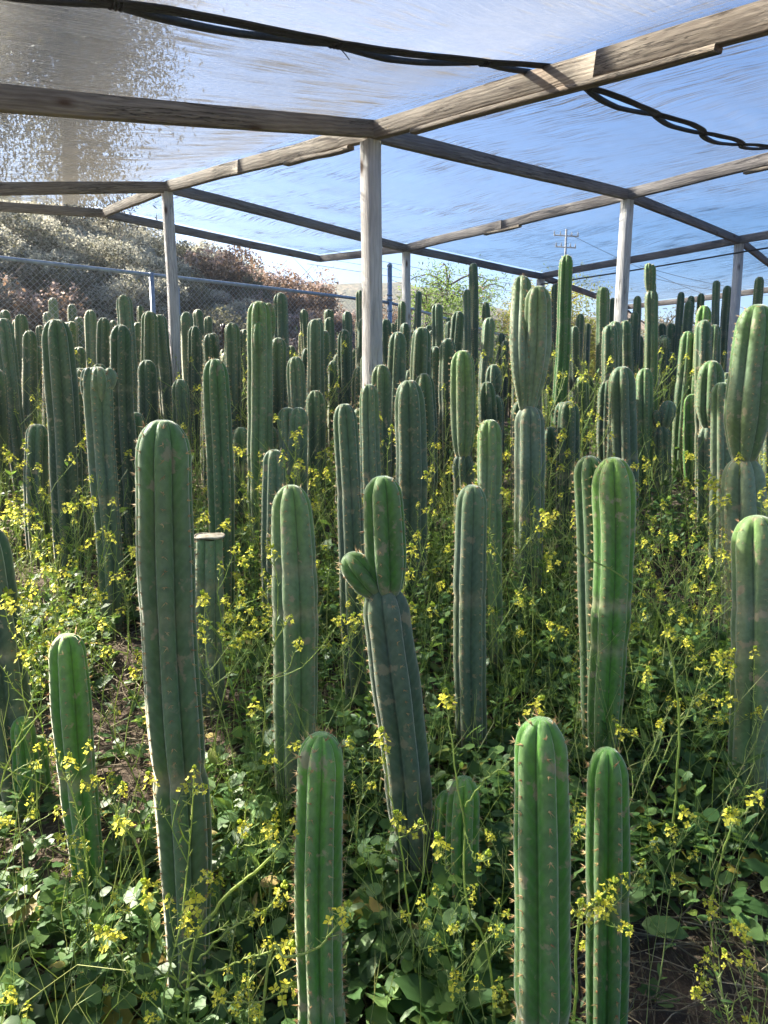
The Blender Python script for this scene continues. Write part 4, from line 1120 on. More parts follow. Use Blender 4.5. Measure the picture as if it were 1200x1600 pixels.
# --- middle and back rows: tip, width, label
FARROW = [
 ((32, 490), 22, 'slim cactus in the far left rows, left of the broad dark one'), ((5, 497), 28, 'pale headed cactus cut by the left edge'),
 ((8, 484), 18, 'cactus top behind the pale headed one at the left edge'), ((58, 540), 21, 'thin cactus hugging the left side of the broad dark one'),
 ((82, 465), 15, 'lone tallest cactus tip before the bare bank at far left'), ((74, 487), 15, 'small tip just left below the lone tallest far left one'),
 ((62, 508), 14, 'short tip peeping left of the broad dark cactus'), ((112, 475), 15, 'blue tip right of the lone tallest far left one'),
 ((105, 503), 17, 'stub hidden behind the shoulder of the broad dark cactus'), ((109, 520), 18, 'dull cactus touching the right shoulder of the broad dark one'),
 ((123, 495), 15, 'narrow green tip right of the broad dark cactus'), ((141, 484), 20, 'tall cactus right above the crested one'),
 ((131, 552), 12, 'tiny dark stem above the crested head, left side'), ((165, 540), 17, 'low striped cactus right behind the crested head'),
 ((192, 460), 26, 'highest cactus left of the second post, pale spot near its tip'), ((176, 500), 12, 'thin dark stem left of the highest one'),
 ((219, 477), 12, 'small tip between the highest one and the second post'), ((206, 500), 16, 'half hidden green stem right of the highest one'),
 ((221, 500), 14, 'short stem beneath the small tip left of the second post'), ((220, 527), 17, 'stubby cactus left of the fused pair by the second post'),
 ((234, 486), 27, 'left of the fused pair in front of the second post'), ((250, 491), 22, 'right of the fused pair in front of the second post'),
 ((266, 522), 18, 'dark stem covering the foot of the second post'), ((278, 492), 12, 'sliver of cactus right of the second post'),
 ((292, 487), 21, 'bright ridged cactus just right of the second post'), ((309, 483), 17, 'dark partner right of the bright ridged one'),
 ((325, 494), 15, 'bluish stem below the dark tub on its left'), ((329, 521), 26, 'stout cactus in front of the dark tub'),
 ((345, 570), 26, 'flat topped grey stem under the dark tub'), ((349, 545), 13, 'tiny stem below the dark tub'), ((361, 532), 13, 'curved pale stem right of the dark tub'),
 ((368, 553), 12, 'thin striped stem left of the lumpy headed giant'), ((371, 528), 10, 'faint stem right of the dark tub'), ((382, 514), 18, 'blue stem against the lumpy headed giant'),
 ((427, 489), 21, 'dark stem right of the lumpy headed giant'), ((437, 457), 24, 'tall leaning dark cactus right of the lumpy headed giant'),
 ((460, 557), 30, 'stocky cactus with yellow weeds left of the tall narrow one'), ((473, 518), 16, 'short stem left of the tall narrow one'),
 ((475, 483), 14, 'green tip before the red brush left of the tall narrow one'), ((513, 483), 14, 'small knobbly light green tip before the red brush'),
 ((512, 510), 13, 'ridged tip right of the tall narrow one'), ((521, 530), 12, 'small stub right of the ridged tip'), ((523, 545), 12, 'pale rimmed little stem left of the dark slim one'),
 ((529, 553), 17, 'dark little column below the dark slim one'), ((543, 486), 16, 'dark slim cactus halfway to the centre post'),
 ((562, 453), 14, 'dark cactus half hidden by the centre post'), ((555, 545), 12, 'pale thin stem touching the centre post'),
 ((603, 498), 16, 'bright edged cactus right of the centre post'), ((613, 505), 12, 'bluish tip below the tall steel post'), ((621, 518), 31, 'broad bright ridged cactus right of the centre post'),
 ((632, 506), 17, 'dark head over the broad bright ridged one'), ((628, 470), 14, 'dark tip before the slim post'), ((655, 455), 11, 'thin dark cactus right of the slim post'),
 ((659, 511), 31, 'broad cactus right of the slim post'), ((684, 474), 20, 'square shouldered dark cactus behind the broad one'), ((701, 496), 10, 'thin dark stem left of the wide dark one'),
 ((716, 486), 22, 'wide dark cactus below the wispy tree'), ((683, 530), 15, 'short stem with a white streak'), ((688, 587), 24, 'green cactus wearing a yellow flower on its tip'),
 ((730, 452), 13, 'dark arm beside the tallest dark column'), ((740, 411), 15, 'tallest dark column below the back beam'), ((759, 472), 14, 'dark cactus right of the tallest dark column'),
 ((764, 496), 21, 'rounded green cactus left of the twin headed one'), ((783, 520), 12, 'pale blue stem left of the twin headed one'), ((789, 532), 12, 'pale blue stem nearest to the twin headed one'),
 ((765, 556), 14, 'small rough stem above the ball headed cactus'), ((802, 520), 12, 'dark sliver behind the twin headed one'),
 ((868, 443), 13, 'slim tall stem between twin headed and tallest right one'), ((858, 470), 10, 'thin stem touching the right arm of the twin headed one'),
 ((886, 398), 22, 'tallest cactus on the right, in front of the utility pole'), ((863, 560), 15, 'low dark stem right of the twin headed one'),
 ((907, 490), 14, 'pointed dark cactus right of the tallest'), ((919, 505), 10, 'thin dark cactus right of the pointed one'), ((943, 448), 20, 'smooth tall cactus left of the right post'),
 ((957, 465), 10, 'sliver between the smooth tall one and the right post'), ((961, 501), 26, 'bright green cactus in front of the right post'),
 ((984, 497), 10, 'thin dark stem right of the right post'), ((992, 486), 13, 'slim dark cactus right of the right post'), ((996, 462), 13, 'taller dark tip right of the right post'),
 ((1048, 505), 14, 'blue tip left of the clustered arms'), ((1039, 527), 17, 'bright thin cactus right of the knobbly headed one'),
 ((1064, 456), 12, 'jointed dark column, leftmost of the tall group near the far right post'), ((1080, 462), 12, 'dark tip behind the bulging arm'), ((1077, 470), 15, 'bulging dark arm in the tall group'),
 ((1096, 458), 12, 'rounded tip over the broad ridged cactus'), ((1100, 477), 25, 'broad ridged cactus left of the far right post'), ((1074, 517), 25, 'dark green broad cactus below the tall group'),
 ((1116, 507), 22, 'green cactus before the far right post'), ((1120, 438), 12, 'smooth tall column left of the far right post'), ((1136, 446), 13, 'tall column with a bulb tip touching the far right post'),
 ((1187, 432), 14, 'smooth tip above the jointed giant'), ((1150, 541), 14, 'green sliver between the far right post and the giant'), ((1146, 582), 16, 'small green head left of the giant'),
 ((1008, 575), 27, 'dark green ridged cactus right of the tall blue green one'), ((879, 628), 27, 'green cactus touched by a mustard flower, centre right'), ((893, 682), 22, 'low dark cactus before the flower touched one'),
 ((908, 588), 22, 'blue ridged cactus above the low dark one'), ((942, 598), 11, 'small dark arm left of the tall blue green one'), ((948, 602), 13, 'rusty spined stem behind the tall blue green one'),
 ((1083, 615), 26, 'short glowing green cactus left of the plump arm'), ((1022, 500), 10, 'thin dark stem behind the knobbly headed one'), ((1197, 640), 16, 'green curve at the right edge behind the giant'),
 ((675, 600), 14, 'dark stem under the broad cactus by the slim post'), ((850, 600), 12, 'dark stem behind the twin headed one, right side'), ((838, 520), 10, 'dark stem seen between the arms of the twin headed one'),
]
rf = random.Random(3)
for (tp, w, lab) in FARROW:
    w_ = max(w, 10.5)
    if tp[0] < 300: w_ = max(w_, 13.5)
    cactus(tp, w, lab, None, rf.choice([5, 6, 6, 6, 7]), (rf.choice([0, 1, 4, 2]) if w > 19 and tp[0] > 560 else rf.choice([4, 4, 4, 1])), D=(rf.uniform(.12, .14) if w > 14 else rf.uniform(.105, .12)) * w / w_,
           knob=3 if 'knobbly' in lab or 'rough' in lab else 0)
# jointed ones of the middle rows
cactus((771, 612), 27, 'ball headed cactus, a round new growth on a blue trunk', (773, 770), 6, 1, segs=dict(J(771, 612), trunk=[.95, 1, 1], arms=[((771, 616), (770, 569), 25, [.85, 1.05, 1.0])]))
cactus((1034, 666), 28, 'dark trunk with one large and one small pup on top', (1035, 790), 7, 1, segs=dict(J(1034, 665), trunk=[.95, 1, 1], arms=[((1038, 668), (1046, 626), 23, [.8, 1.1, 1.0]), ((1030, 668), (1025, 641), 15, [.8, 1.0, .9])]))
cactus((1017, 452), 20, 'tall cactus with a knobbly double head right of the right post', (1019, 740), 6, 0, segs=dict(J(1017, 452), trunk=[.95, 1, 1, .98], arms=[((1013, 456), (1012, 411), 11, [.8, 1.1, 1.0]), ((1018, 456), (1018, 413), 13, [.8, 1.1, 1.0]), ((1020, 462), (1021, 440), 9, [.8, 1.1, .9])]))

# --- stems crowded behind the ones above
rg = random.Random(77); cnt = 0; tries = 0
while cnt < 175 and tries < 20000:
    tries += 1
    Y = rg.uniform(3.9, 11.5); a = rg.uniform(-.6, .6); X = a * Y
    if (X - FC[0]) * FN[0] + (Y - FC[1]) * FN[1] > -.8: continue
    if any((X - c[0]) ** 2 + (Y - c[1]) ** 2 < .033 for c in CACTI): continue
    z = gz(X, Y); d = zc_of(X, Y, z)
    # their tips stay below the outline the named ones draw
    yt = rg.uniform(495, 600) + (70 if Y < 5.2 else 0); px = 600 + F * X / d
    h = w2(px, yt, X, Y)[2] - z
    if h < .35 or h > 1.9: continue
    pxt = px
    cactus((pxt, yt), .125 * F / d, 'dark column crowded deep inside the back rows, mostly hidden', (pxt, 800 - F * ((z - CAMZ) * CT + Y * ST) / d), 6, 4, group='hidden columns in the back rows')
    cnt += 1

# ------------------------------------------------------------------ weeds, mustard, litter
def leaf_tpl(L=1.0, W=.5, teeth=True, fold=.12, droop=.25):
    """A leaf blade folded along its rib, length along +Y, with a wavy margin."""
    ys = [0, .12, .3, .5, .7, .88, 1.0]; ws = [.05, .55, .95, 1.0, .85, .5, .04]
    V = []; 
    for k, (y, w) in enumerate(zip(ys, ws)):
        if teeth and k in (1, 3, 5): w *= .86
        z = -droop * y * y; x = w * W / 2
        V += [(-x, y * L, z + fold * w * .35 + (.03 if k % 2 else -.02)), (0, y * L, z), (x, y * L, z + fold * w * .35 - (.03 if k % 2 else -.02))]
    T = []
    Qd = []
    for k in range(len(ys) - 1):
        a = k * 3; Qd += [(a, a + 1, a + 4, a + 3), (a + 1, a + 2, a + 5, a + 4)]
    return np.array(V), np.array(Qd)
def scatter(Vt, Qt, P, size, yaw, pitch, roll, tint, attrs=True, quad=True):
    n = len(P); c, s_ = np.cos, np.sin
    V = Vt[None] * size[:, None, None]
    # roll about Y, pitch about X, yaw about Z
    x = V[..., 0] * c(roll)[:, None] + V[..., 2] * s_(roll)[:, None]; z = -V[..., 0] * s_(roll)[:, None] + V[..., 2] * c(roll)[:, None]; y = V[..., 1]
    y2 = y * c(pitch)[:, None] - z * s_(pitch)[:, None]; z2 = y * s_(pitch)[:, None] + z * c(pitch)[:, None]
    x3 = x * c(yaw)[:, None] - y2 * s_(yaw)[:, None]; y3 = x * s_(yaw)[:, None] + y2 * c(yaw)[:, None]
    W = np.stack([x3, y3, z2], -1) + P[:, None, :]
    Q = (Qt[None] + (np.arange(n) * len(Vt))[:, None, None]).reshape(-1, Qt.shape[1])
    return W.reshape(-1, 3), Q, np.repeat(tint, len(Vt))

rng = np.random.default_rng(4)
BIG = leaf_tpl(1, .55); ROUND = leaf_tpl(1, .85, True, .1, .15); NARROW = leaf_tpl(1, .28, False, .1, .3)
SMALL = (np.array([(0, 0, 0), (.28, .5, .05), (0, 1, -.1), (-.28, .5, .05)]), np.array([(0, 1, 2, 3)]))
def density(x, y):
    d = np.clip(fbm(x * 1.1 + 3, y * 1.1 + 1, 3) * 2.2 - .55, .05, 1)
    bare = .62 * np.exp(-(((x - .85) / .28) ** 2 + ((y - 1.3) / .3) ** 2)) + .8 * np.exp(-(((x + 1.25) / .25) ** 2 + ((y - 2.05) / .2) ** 2)) + .7 * np.exp(-(((x - 1.6) / .5) ** 2 + ((y - 3.3) / .6) ** 2))
    return np.clip(d - bare, 0.02, 1)
def sample(n, y0, y1, power=1.0):
    """Ground points in the view, denser where the weeds grow."""
    y = y0 + (y1 - y0) * rng.random(n * 4) ** power; x = (rng.random(n * 4) * 2 - 1) * (.62 * y + .35)
    k = rng.random(n * 4) < density(x, y); x, y = x[k][:n], y[k][:n]
    return x, y
CXY = np.array([(c[0], c[1], c[2]) for c in CACTI])
def rosettes(name, n, y0, y1, tpl, smin, smax, per, pmin, pmax, hmax, tmax=1.0, label=None, tpow=1.0):
    x, y = sample(n, y0, y1); n = len(x)
    z = ground_z(x, y)
    per_ = per; N = n * per_
    X = np.repeat(x, per_); Y = np.repeat(y, per_); Z = np.repeat(z, per_)
    yaw = rng.uniform(0, 2 * PI, N); sz = rng.uniform(smin, smax, N) * np.repeat(rng.uniform(.6, 1.2, n), per_)
    hh = np.repeat(rng.uniform(.01, hmax, n) ** 1.0, per_) * rng.uniform(.1, 1, N)
    off = rng.uniform(.0, .9, N) * sz
    P = np.stack([X - np.sin(yaw) * off, Y + np.cos(yaw) * off, Z + .012 + hh], -1)
    V, Q, t = scatter(tpl[0], tpl[1], P, sz, yaw, rng.uniform(pmin, pmax, N), rng.normal(0, .35, N), rng.random(N) ** tpow * tmax)
    return V, Q, t
def stuff(name, packs, mat, label, cat):
    ac = Acc()
    for V, Q, t in packs: ac.add(V, None, Q, tint=t)
    o = link_mesh(name, ac.mesh(name, False), None, mat, 'stuff'); tag(o, label, cat); return o
# broad low leaves
stuff('ground_leaves', [rosettes('a', 900, .75, 3.2, BIG, .045, .10, 6, .05, .9, .10), rosettes('b', 900, .75, 3.6, ROUND, .022, .05, 7, .0, .7, .14),
                        rosettes('c', 2600, 2.6, 8.5, SMALL, .03, .075, 8, .0, 1.0, .16), rosettes('d', 1100, .8, 3.5, NARROW, .03, .07, 8, .3, 1.3, .12)],
      M_LEAF, 'low mat of broad toothed green weed leaves covering the soil between the cacti', 'weeds')
# upright leafy weeds: a stem with leaves all the way up
def leafy(n, y0, y1, hmin, hmax, tpl, sz0, sz1, per, rstem):
    x, y = sample(n, y0, y1); n = len(x); ac = Acc(); Ps = []; 
    z = ground_z(x, y)
    for k in range(n):
        h = rng.uniform(hmin, hmax) * (1 if y[k] > 1.5 else .8); lean = rng.normal(size=2) * .22 * h
        ts = np.linspace(0, 1, 4)
        P = np.stack([x[k] + lean[0] * ts ** 1.6, y[k] + lean[1] * ts ** 1.6, z[k] + h * ts], -1)
        ac.tube(P, [rstem, rstem * .8, rstem * .6, rstem * .3], 3, False, tint=float(rng.uniform(0, .5)))
        tt = rng.uniform(.1, 1, per); Ps.append(np.stack([np.interp(tt, ts, P[:, i]) for i in range(3)], -1))
    P = np.concatenate(Ps); N = len(P); yaw = rng.uniform(0, 2 * PI, N)
    V, Q, t = scatter(tpl[0], tpl[1], P, rng.uniform(sz0, sz1, N), yaw, rng.uniform(.0, 1.0, N), rng.normal(0, .4, N), rng.random(N) * .92)
    return ac, (V, Q, t)
lv = []; stem_acc = Acc()
for args in ((420, .9, 3.4, .10, .32, ROUND, .02, .045, 14, .0016), (520, 2.2, 5.2, .15, .42, SMALL, .025, .055, 18, .002), (600, 3.5, 8.5, .15, .5, SMALL, .035, .07, 14, .003), (260, .8, 3.0, .06, .2, NARROW, .015, .035, 26, .0013)):
    a, l = leafy(*args)
    stem_acc.add(np.concatenate(a.V), np.concatenate(a.T) if a.T else None, np.concatenate(a.Q), tint=np.concatenate(a.A['tint'])); lv.append(l)
stuff('weed_leaves', lv, M_LEAF, 'tangle of small leaved green weeds growing knee high among the cacti', 'weeds')
ws = link_mesh('weed_stems', stem_acc.mesh('weed_stems'), None, M_STEM, 'stuff'); tag(ws, 'thin green stems of the knee high weed tangle', 'weeds')
# thin flowering stems without leaves standing everywhere in the tangle
ac = Acc()
for (n, y0, y1, h0, h1, r0) in ((260, 1.0, 2.4, .15, .6, .0011), (700, 2.2, 4.6, .25, .85, .0015), (900, 4.4, 8.5, .3, .95, .0024)):
    x, y = sample(n, y0, y1); z = ground_z(x, y)
    for k in range(len(x)):
        h = rng.uniform(h0, h1); le = rng.normal(size=2) * .3 * h; ts = np.linspace(0, 1, 6); wig = rng.normal(size=(6, 2)) * .012
        P = np.stack([x[k] + le[0] * ts ** 1.7 + wig[:, 0] * ts, y[k] + le[1] * ts ** 1.7 + wig[:, 1] * ts, z[k] + h * ts], -1)
        ac.tube(P, np.linspace(r0, r0 * .4, 6), 3, False, tint=float(rng.random()))
        for q in range(3):
            t = rng.uniform(.4, .95); p = np.array([np.interp(t, ts, P[:, i]) for i in range(3)]); e = rng.normal(size=3) * .6; e[2] = abs(e[2]) + .6
            ac.tube([p, p + e * .05, p + e * .05 + np.array([0, 0, .04])], [r0 * .7, r0 * .5, r0 * .3], 3, False, tint=float(rng.random()))
tg = link_mesh('weed_stems', ac.mesh('weed_stems'), None, M_STEM, 'stuff'); tag(tg, 'tall thin pale green weed stems standing all through the rows', 'weeds')
# straw, twigs and dead leaves
ac = Acc()
n = 9000
y = .7 + 6.3 * rng.random(n) ** 1.5; x = (rng.random(n) * 2 - 1) * (.62 * y + .3); z = ground_z(x, y)
for k in range(n):
    L = rng.uniform(.02, .13) * (1 + y[k] * .15); a = rng.uniform(0, 2 * PI); dx, dy = math.cos(a) * L, math.sin(a) * L
    zz = z[k] + rng.uniform(.0, .028); b = rng.normal() * .25
    ac.tube([(x[k] - dx, y[k] - dy, zz), (x[k] + b * dy * .4, y[k] - b * dx * .4, zz + rng.uniform(0, .012)), (x[k] + dx, y[k] + dy, zz + rng.uniform(-.004, .03))], rng.uniform(.0006, .0016) * (1 + y[k] * .25), 3, False, tint=float(rng.random()))
st = link_mesh('straw_litter', ac.mesh('straw_litter'), None, M_STRAW, 'stuff'); tag(st, 'brown dead straw and twigs strewn over the dark soil', 'straw')

# ---- mustard
PETAL = []
def flower_geo(c, r, rng, ac, up):
    """Four petals round a small eye."""
    e = rng.normal(size=3); e -= up * e.dot(up); e /= np.linalg.norm(e); f = np.cross(up, e)
    for q in range(4):
        a = q * PI / 2; d = math.cos(a) * e + math.sin(a) * f; s = np.cross(up, d)
        lift = up * r * .25
        V = [c, c + d * r * .55 + s * r * .38 + lift * .6, c + d * r + lift * 1.1 + s * r * .1, c + d * r * .55 - s * r * .38 + lift * .6]
        ac.add(V, None, [(0, 1, 2, 3)], tint=float(rng.uniform(0, .8)))
def head_mesh(seed, big=1.0, detail=True):
    """A flower head: open flowers in a ring below a knob of green buds. About 3 cm."""
    rng = np.random.default_rng(seed); ac = Acc()
    n = rng.integers(4, 9)
    for k in range(n):
        a = k * 2.4; z = -.016 * k / n * 1.6; rr = .006 + .010 * k / n
        c = np.array([math.cos(a) * rr, math.sin(a) * rr, z + .004]); up = np.array([math.cos(a) * .8, math.sin(a) * .8, 1.0 - .3 * k / n]); up /= np.linalg.norm(up)
        flower_geo(c, rng.uniform(.0045, .0068) * big, rng, ac, up)
    for k in range(8 if detail else 3):
        a = k * 2.4; c = np.array([math.cos(a) * .0035, math.sin(a) * .0035, .006 + rng.uniform(0, .005)])
        ac.tube([c, c + np.array([0, 0, .0035]), c + np.array([0, 0, .006])], [.0012, .0022, .0008], 4, True, tint=1.0)
    return ac.mesh('flower_head', False)
HEADS = [head_mesh(900 + k, 1.15 + .1 * k) for k in range(5)]
for h in HEADS: h.materials.append(M_FLOWER)

def mustard_tpl(seed, h, nbr, r0=.0027, lean=.15, nheads=None):
    """Returns stem mesh, leaf mesh, list of head transforms (pos, dir)."""
    rng = np.random.default_rng(seed); sa = Acc(); heads = []; lp = []
    def branch(P0, d, L, r, lvl):
        n = 7; P = [P0]; dd = d / np.linalg.norm(d)
        for k in range(n):
            dd = dd + rng.normal(size=3) * .13 + np.array([0, 0, .10]); dd /= np.linalg.norm(dd); P.append(P[-1] + dd * L / n)
        P = np.array(P); sa.tube(P, np.linspace(r, r * .4, n + 1), 4, False, tint=float(rng.uniform(.1, .8)))
        heads.append((P[-1], dd))
        # seed pods and pedicels up the upper part
        for k in range(int(L / .022)):
            t = rng.uniform(.45, .97); p = np.array([np.interp(t, np.linspace(0, 1, n + 1), P[:, i]) for i in range(3)])
            e = rng.normal(size=3); e[2] = abs(e[2]) * .6 + .5; e /= np.linalg.norm(e); l = rng.uniform(.008, .02) * (1.3 if t > .8 else 1)
            sa.tube([p, p + e * l * .5, p + e * l], [.0007, .0012 if t < .8 else .0022, .0005], 3, False, tint=float(rng.uniform(.3, 1)))
        for k in range(3 if lvl == 0 else 1):
            t = rng.uniform(.05, .6); lp.append((np.array([np.interp(t, np.linspace(0, 1, n + 1), P[:, i]) for i in range(3)]), rng.uniform(.02, .05) * (1.3 if lvl == 0 else .8)))
        if lvl < 2:
            m = nbr if lvl == 0 else rng.integers(0, 2)
            for k in range(m):
                t = rng.uniform(.25, .9); p = np.array([np.interp(t, np.linspace(0, 1, n + 1), P[:, i]) for i in range(3)])
                a = rng.uniform(0, 2 * PI); e = dd * .8 + np.array([math.cos(a), math.sin(a), .2]) * .85
                branch(p, e, L * rng.uniform(.28, .55) * (1.1 - .4 * t), r * .6, lvl + 1)
    a = rng.uniform(0, 2 * PI)
    branch(np.zeros(3), np.array([math.cos(a) * lean, math.sin(a) * lean, 1]), h, r0, 0)
    N = len(lp); P = np.array([q[0] for q in lp]); S = np.array([q[1] for q in lp])
    V, Q, t = scatter(NARROW[0], NARROW[1], P, S, rng.uniform(0, 6.3, N), rng.uniform(.1, .9, N), rng.normal(0, .3, N), rng.random(N) * .9)
    # small basal leaves
    nb = 7; y = rng.uniform(0, 6.3, nb); V2, Q2, t2 = scatter(BIG[0], BIG[1], np.tile([[0, 0, .01]], (nb, 1)), rng.uniform(.05, .10, nb), y, rng.uniform(.1, .7, nb), rng.normal(0, .3, nb), rng.random(nb) * .9)
    la = Acc(); la.add(V, None, Q, tint=t); la.add(V2, None, Q2, tint=t2)
    sm = sa.mesh('stalk'); sm.materials.append(M_STEM); lm = la.mesh('leaves', False); lm.materials.append(M_LEAF)
    return sm, lm, heads
TPL = [mustard_tpl(300 + k, .62 + .06 * (k % 4), 4 + k % 3, lean=.1 + .1 * (k % 4)) for k in range(12)]
TPL_FAR = []
for k in range(7):        # farther plants: one mesh each, stalk and flower heads joined, too small to show parts
    sm, lm, hd = mustard_tpl(500 + k, .8, 6, .0032)
    ac = Acc()
    ns = len(sm.vertices)
    def grab(me):
        co = np.empty(len(me.vertices) * 3, np.float32); me.vertices.foreach_get('co', co); co = co.reshape(-1, 3)
        fs = [tuple(p.vertices) for p in me.polygons]; t = np.empty(len(me.vertices), np.float32); me.attributes['tint'].data.foreach_get('value', t)
        return co, [f for f in fs if len(f) == 3], [f for f in fs if len(f) == 4], t
    nf = []
    co, T3, Q4, t = grab(sm); ac.add(co, T3, Q4, tint=t); nf += [0] * (len(Q4)); tri = [0] * len(T3)
    co, T3, Q4, t = grab(lm); ac.add(co, T3, Q4, tint=t); nf += [1] * len(Q4); tri += [1] * len(T3)
    for q, (p, d) in enumerate(hd[::2]):
        co, T3, Q4, t = grab(HEADS[q % 5]); ac.add(co * 1.15 + p, T3, Q4, tint=t); nf += [2] * len(Q4); tri += [2] * len(T3)
    me = ac.mesh('mustard_plant', False)
    for mm in (M_STEM, M_LEAF, M_FLOWER): me.materials.append(mm)
    me.polygons.foreach_set('material_index', np.array(nf + tri, np.int32)); TPL_FAR.append(me)

def mustard(x, y, tp, sc, rz, label, group, tilt=(0, 0)):
    root = empty('mustard_plant', (x, y, gz(x, y) - .005), rz); root.scale = (sc,) * 3
    root.rotation_euler = (tilt[0], tilt[1], rz)
    tag(root, label, 'wildflower', group)
    sm, lm, hd = tp
    for nm, me in (('stalk', sm), ('leaves', lm)):
        o = bpy.data.objects.new(nm, me); COL.objects.link(o); o.parent = root
    for k, (p, d) in enumerate(hd):
        o = bpy.data.objects.new('flower_head', HEADS[k % 5]); COL.objects.link(o); o.parent = root
        o.location = p; o.rotation_euler = Vector(d).to_track_quat('Z', 'Y').to_euler(); s_ = random.uniform(.8, 1.35); o.scale = (s_,) * 3
    return root
rm = random.Random(12)
placed = []
def spot(y0, y1, mind, cl=.03):
    for _ in range(400):
        y = rm.uniform(y0, y1); x = rm.uniform(-1, 1) * (.58 * y + .15)
        if y < 1.5 and x > .6 and rm.random() < .5: continue
        if any((x - c[0]) ** 2 + (y - c[1]) ** 2 < (c[2] + cl) ** 2 for c in CACTI): continue
        if any((x - p[0]) ** 2 + (y - p[1]) ** 2 < mind ** 2 for p in placed): continue
        placed.append((x, y)); return x, y
    return None
ZL = [(0.95, 1.7, 26, .11, 'spindly wild mustard with yellow flowers in the foreground weeds', 'mustard plants in front', (.5, .85)),
      (1.7, 2.9, 58, .10, 'wild mustard with small yellow flowers among the second and third cactus rows', 'mustard plants among the near rows', (.65, 1.1)),
      (2.9, 4.2, 62, .10, 'wild mustard flowering between the middle cactus rows', 'mustard plants among the middle rows', (.7, 1.2))]
for (y0, y1, n, md, lab, grp, (s0, s1)) in ZL:
    for k in range(n):
        q = spot(y0, y1, md)
        if q: mustard(q[0], q[1], TPL[rm.randrange(len(TPL))], rm.uniform(s0, s1), rm.uniform(0, 6.3), lab, grp, (rm.gauss(0, .12), rm.gauss(0, .12)))
for k in range(110):
    q = spot(4.2, 9.0, .12)
    if not q: continue
    o = bpy.data.objects.new('mustard_plant', TPL_FAR[k % 7]); COL.objects.link(o); o.location = (q[0], q[1], gz(*q) - .01); o.rotation_euler = (rm.gauss(0, .1), rm.gauss(0, .1), rm.uniform(0, 6.3))
    s_ = rm.uniform(.8, 1.35); o.scale = (s_,) * 3
    tag(o, 'small distant mustard plant speckled yellow between the back cactus rows', 'wildflower', 'mustard plants among the back rows')

# long stray mustard stems that the photograph shows crossing the cacti
def stray(pts, r, label, twigs=()):
    """pts: (px, py, depth) from the root up; the last point carries a flower head; twigs likewise."""
    W = [at_depth(*p) for p in pts]
    g = W[0].copy(); g[2] = gz(g[0], g[1])
    root = empty('mustard_plant', tuple(g)); tag(root, label, 'wildflower')
    def one(W, r, head=True):
        P = bez(W, 26); P[1:-1] += np.random.default_rng(len(W)).normal(size=(24, 3)) * .0015
        a = Acc(); a.tube(P - g, np.linspace(r, r * .45, 26), 6, False, tint=.55)
        rr = np.random.default_rng(int(abs(W[-1][0]) * 1000) + 5)
        for k in range(16):
            p = P[rr.integers(10, 26)] - g; e = rr.normal(size=3); e[2] = abs(e[2]) + .3; e /= np.linalg.norm(e); l = rr.uniform(.008, .022)
            a.tube([p, p + e * l * .5, p + e * l], [.0006, .001, .0004], 3, False, tint=float(rr.uniform(.3, 1)))
        link_mesh('stalk', a.mesh('stalk'), root, M_STEM)
        d = Vector(P[-1] - P[-3]).normalized()
        if head:
            o = bpy.data.objects.new('flower_head', HEADS[rr.integers(0, 5)]); COL.objects.link(o); o.parent = root
            o.location = P[-1] - g; o.rotation_euler = (d + Vector((0, 0, .5))).to_track_quat('Z', 'Y').to_euler(); o.scale = (1.15,) * 3
    one([g] + W[1:], r)
    for tw in twigs: one([at_depth(*p) for p in tw], r * .6)
stray([(1050, 1300, 1.9), (1060, 1180, 1.85), (1056, 1067, 1.8), (1030, 960, 1.75), (990, 912, 1.72), (913, 867, 1.7), (883, 838, 1.7), (851, 806, 1.7)], .0030, 'long mustard stem arching leftwards across the glossy green cactus pair',
      [[(883, 838, 1.7), (868, 850, 1.69), (858, 870, 1.68)], [(1047, 1010, 1.77), (1052, 1000, 1.76), (1045, 985, 1.74)]])
stray([(272, 1560, 1.32), (300, 1490, 1.28), (330, 1430, 1.22), (367, 1387, 1.2), (405, 1360, 1.18), (440, 1318, 1.17), (462, 1280, 1.17)], .0034, 'pale thick mustard stem rising across the lower left towards the bright cactus',
      [[(285, 1535, 1.3), (340, 1515, 1.25), (400, 1492, 1.2), (450, 1480, 1.18)], [(310, 1500, 1.27), (360, 1450, 1.2), (410, 1425, 1.17), (440, 1392, 1.16)], [(275, 1530, 1.32), (215, 1500, 1.25), (180, 1470, 1.2), (160, 1458, 1.2)],
       [(300, 1520, 1.3), (345, 1560, 1.22), (400, 1565, 1.18), (452, 1545, 1.15)], [(330, 1430, 1.22), (318, 1440, 1.2), (303, 1405, 1.18)]])
stray([(655, 1560, 1.5), (647, 1500, 1.46), (633, 1367, 1.42), (620, 1287, 1.4), (606, 1227, 1.4), (596, 1150, 1.4)], .0024, 'upright mustard stem in front of the leaning branched trunk',
      [[(623, 1308, 1.4), (640, 1303, 1.39), (655, 1292, 1.39)], [(620, 1287, 1.4), (622, 1282, 1.4), (621, 1277, 1.4)]])
stray([(380, 1540, 1.2), (420, 1502, 1.16), (452, 1497, 1.12), (493, 1483, 1.1), (517, 1457, 1.1), (538, 1423, 1.1)], .0028, 'tendril of mustard running across the foot of the bright central cactus')
stray([(898, 1560, 1.3), (903, 1470, 1.26), (905, 1440, 1.25), (925, 1415, 1.24), (955, 1385, 1.24)], .0028, 'mustard with three yellow heads before the dark right front cactus',
      [[(903, 1440, 1.25), (906, 1430, 1.25), (908, 1417, 1.25)], [(925, 1415, 1.24), (932, 1418, 1.24), (935, 1412, 1.24)]])
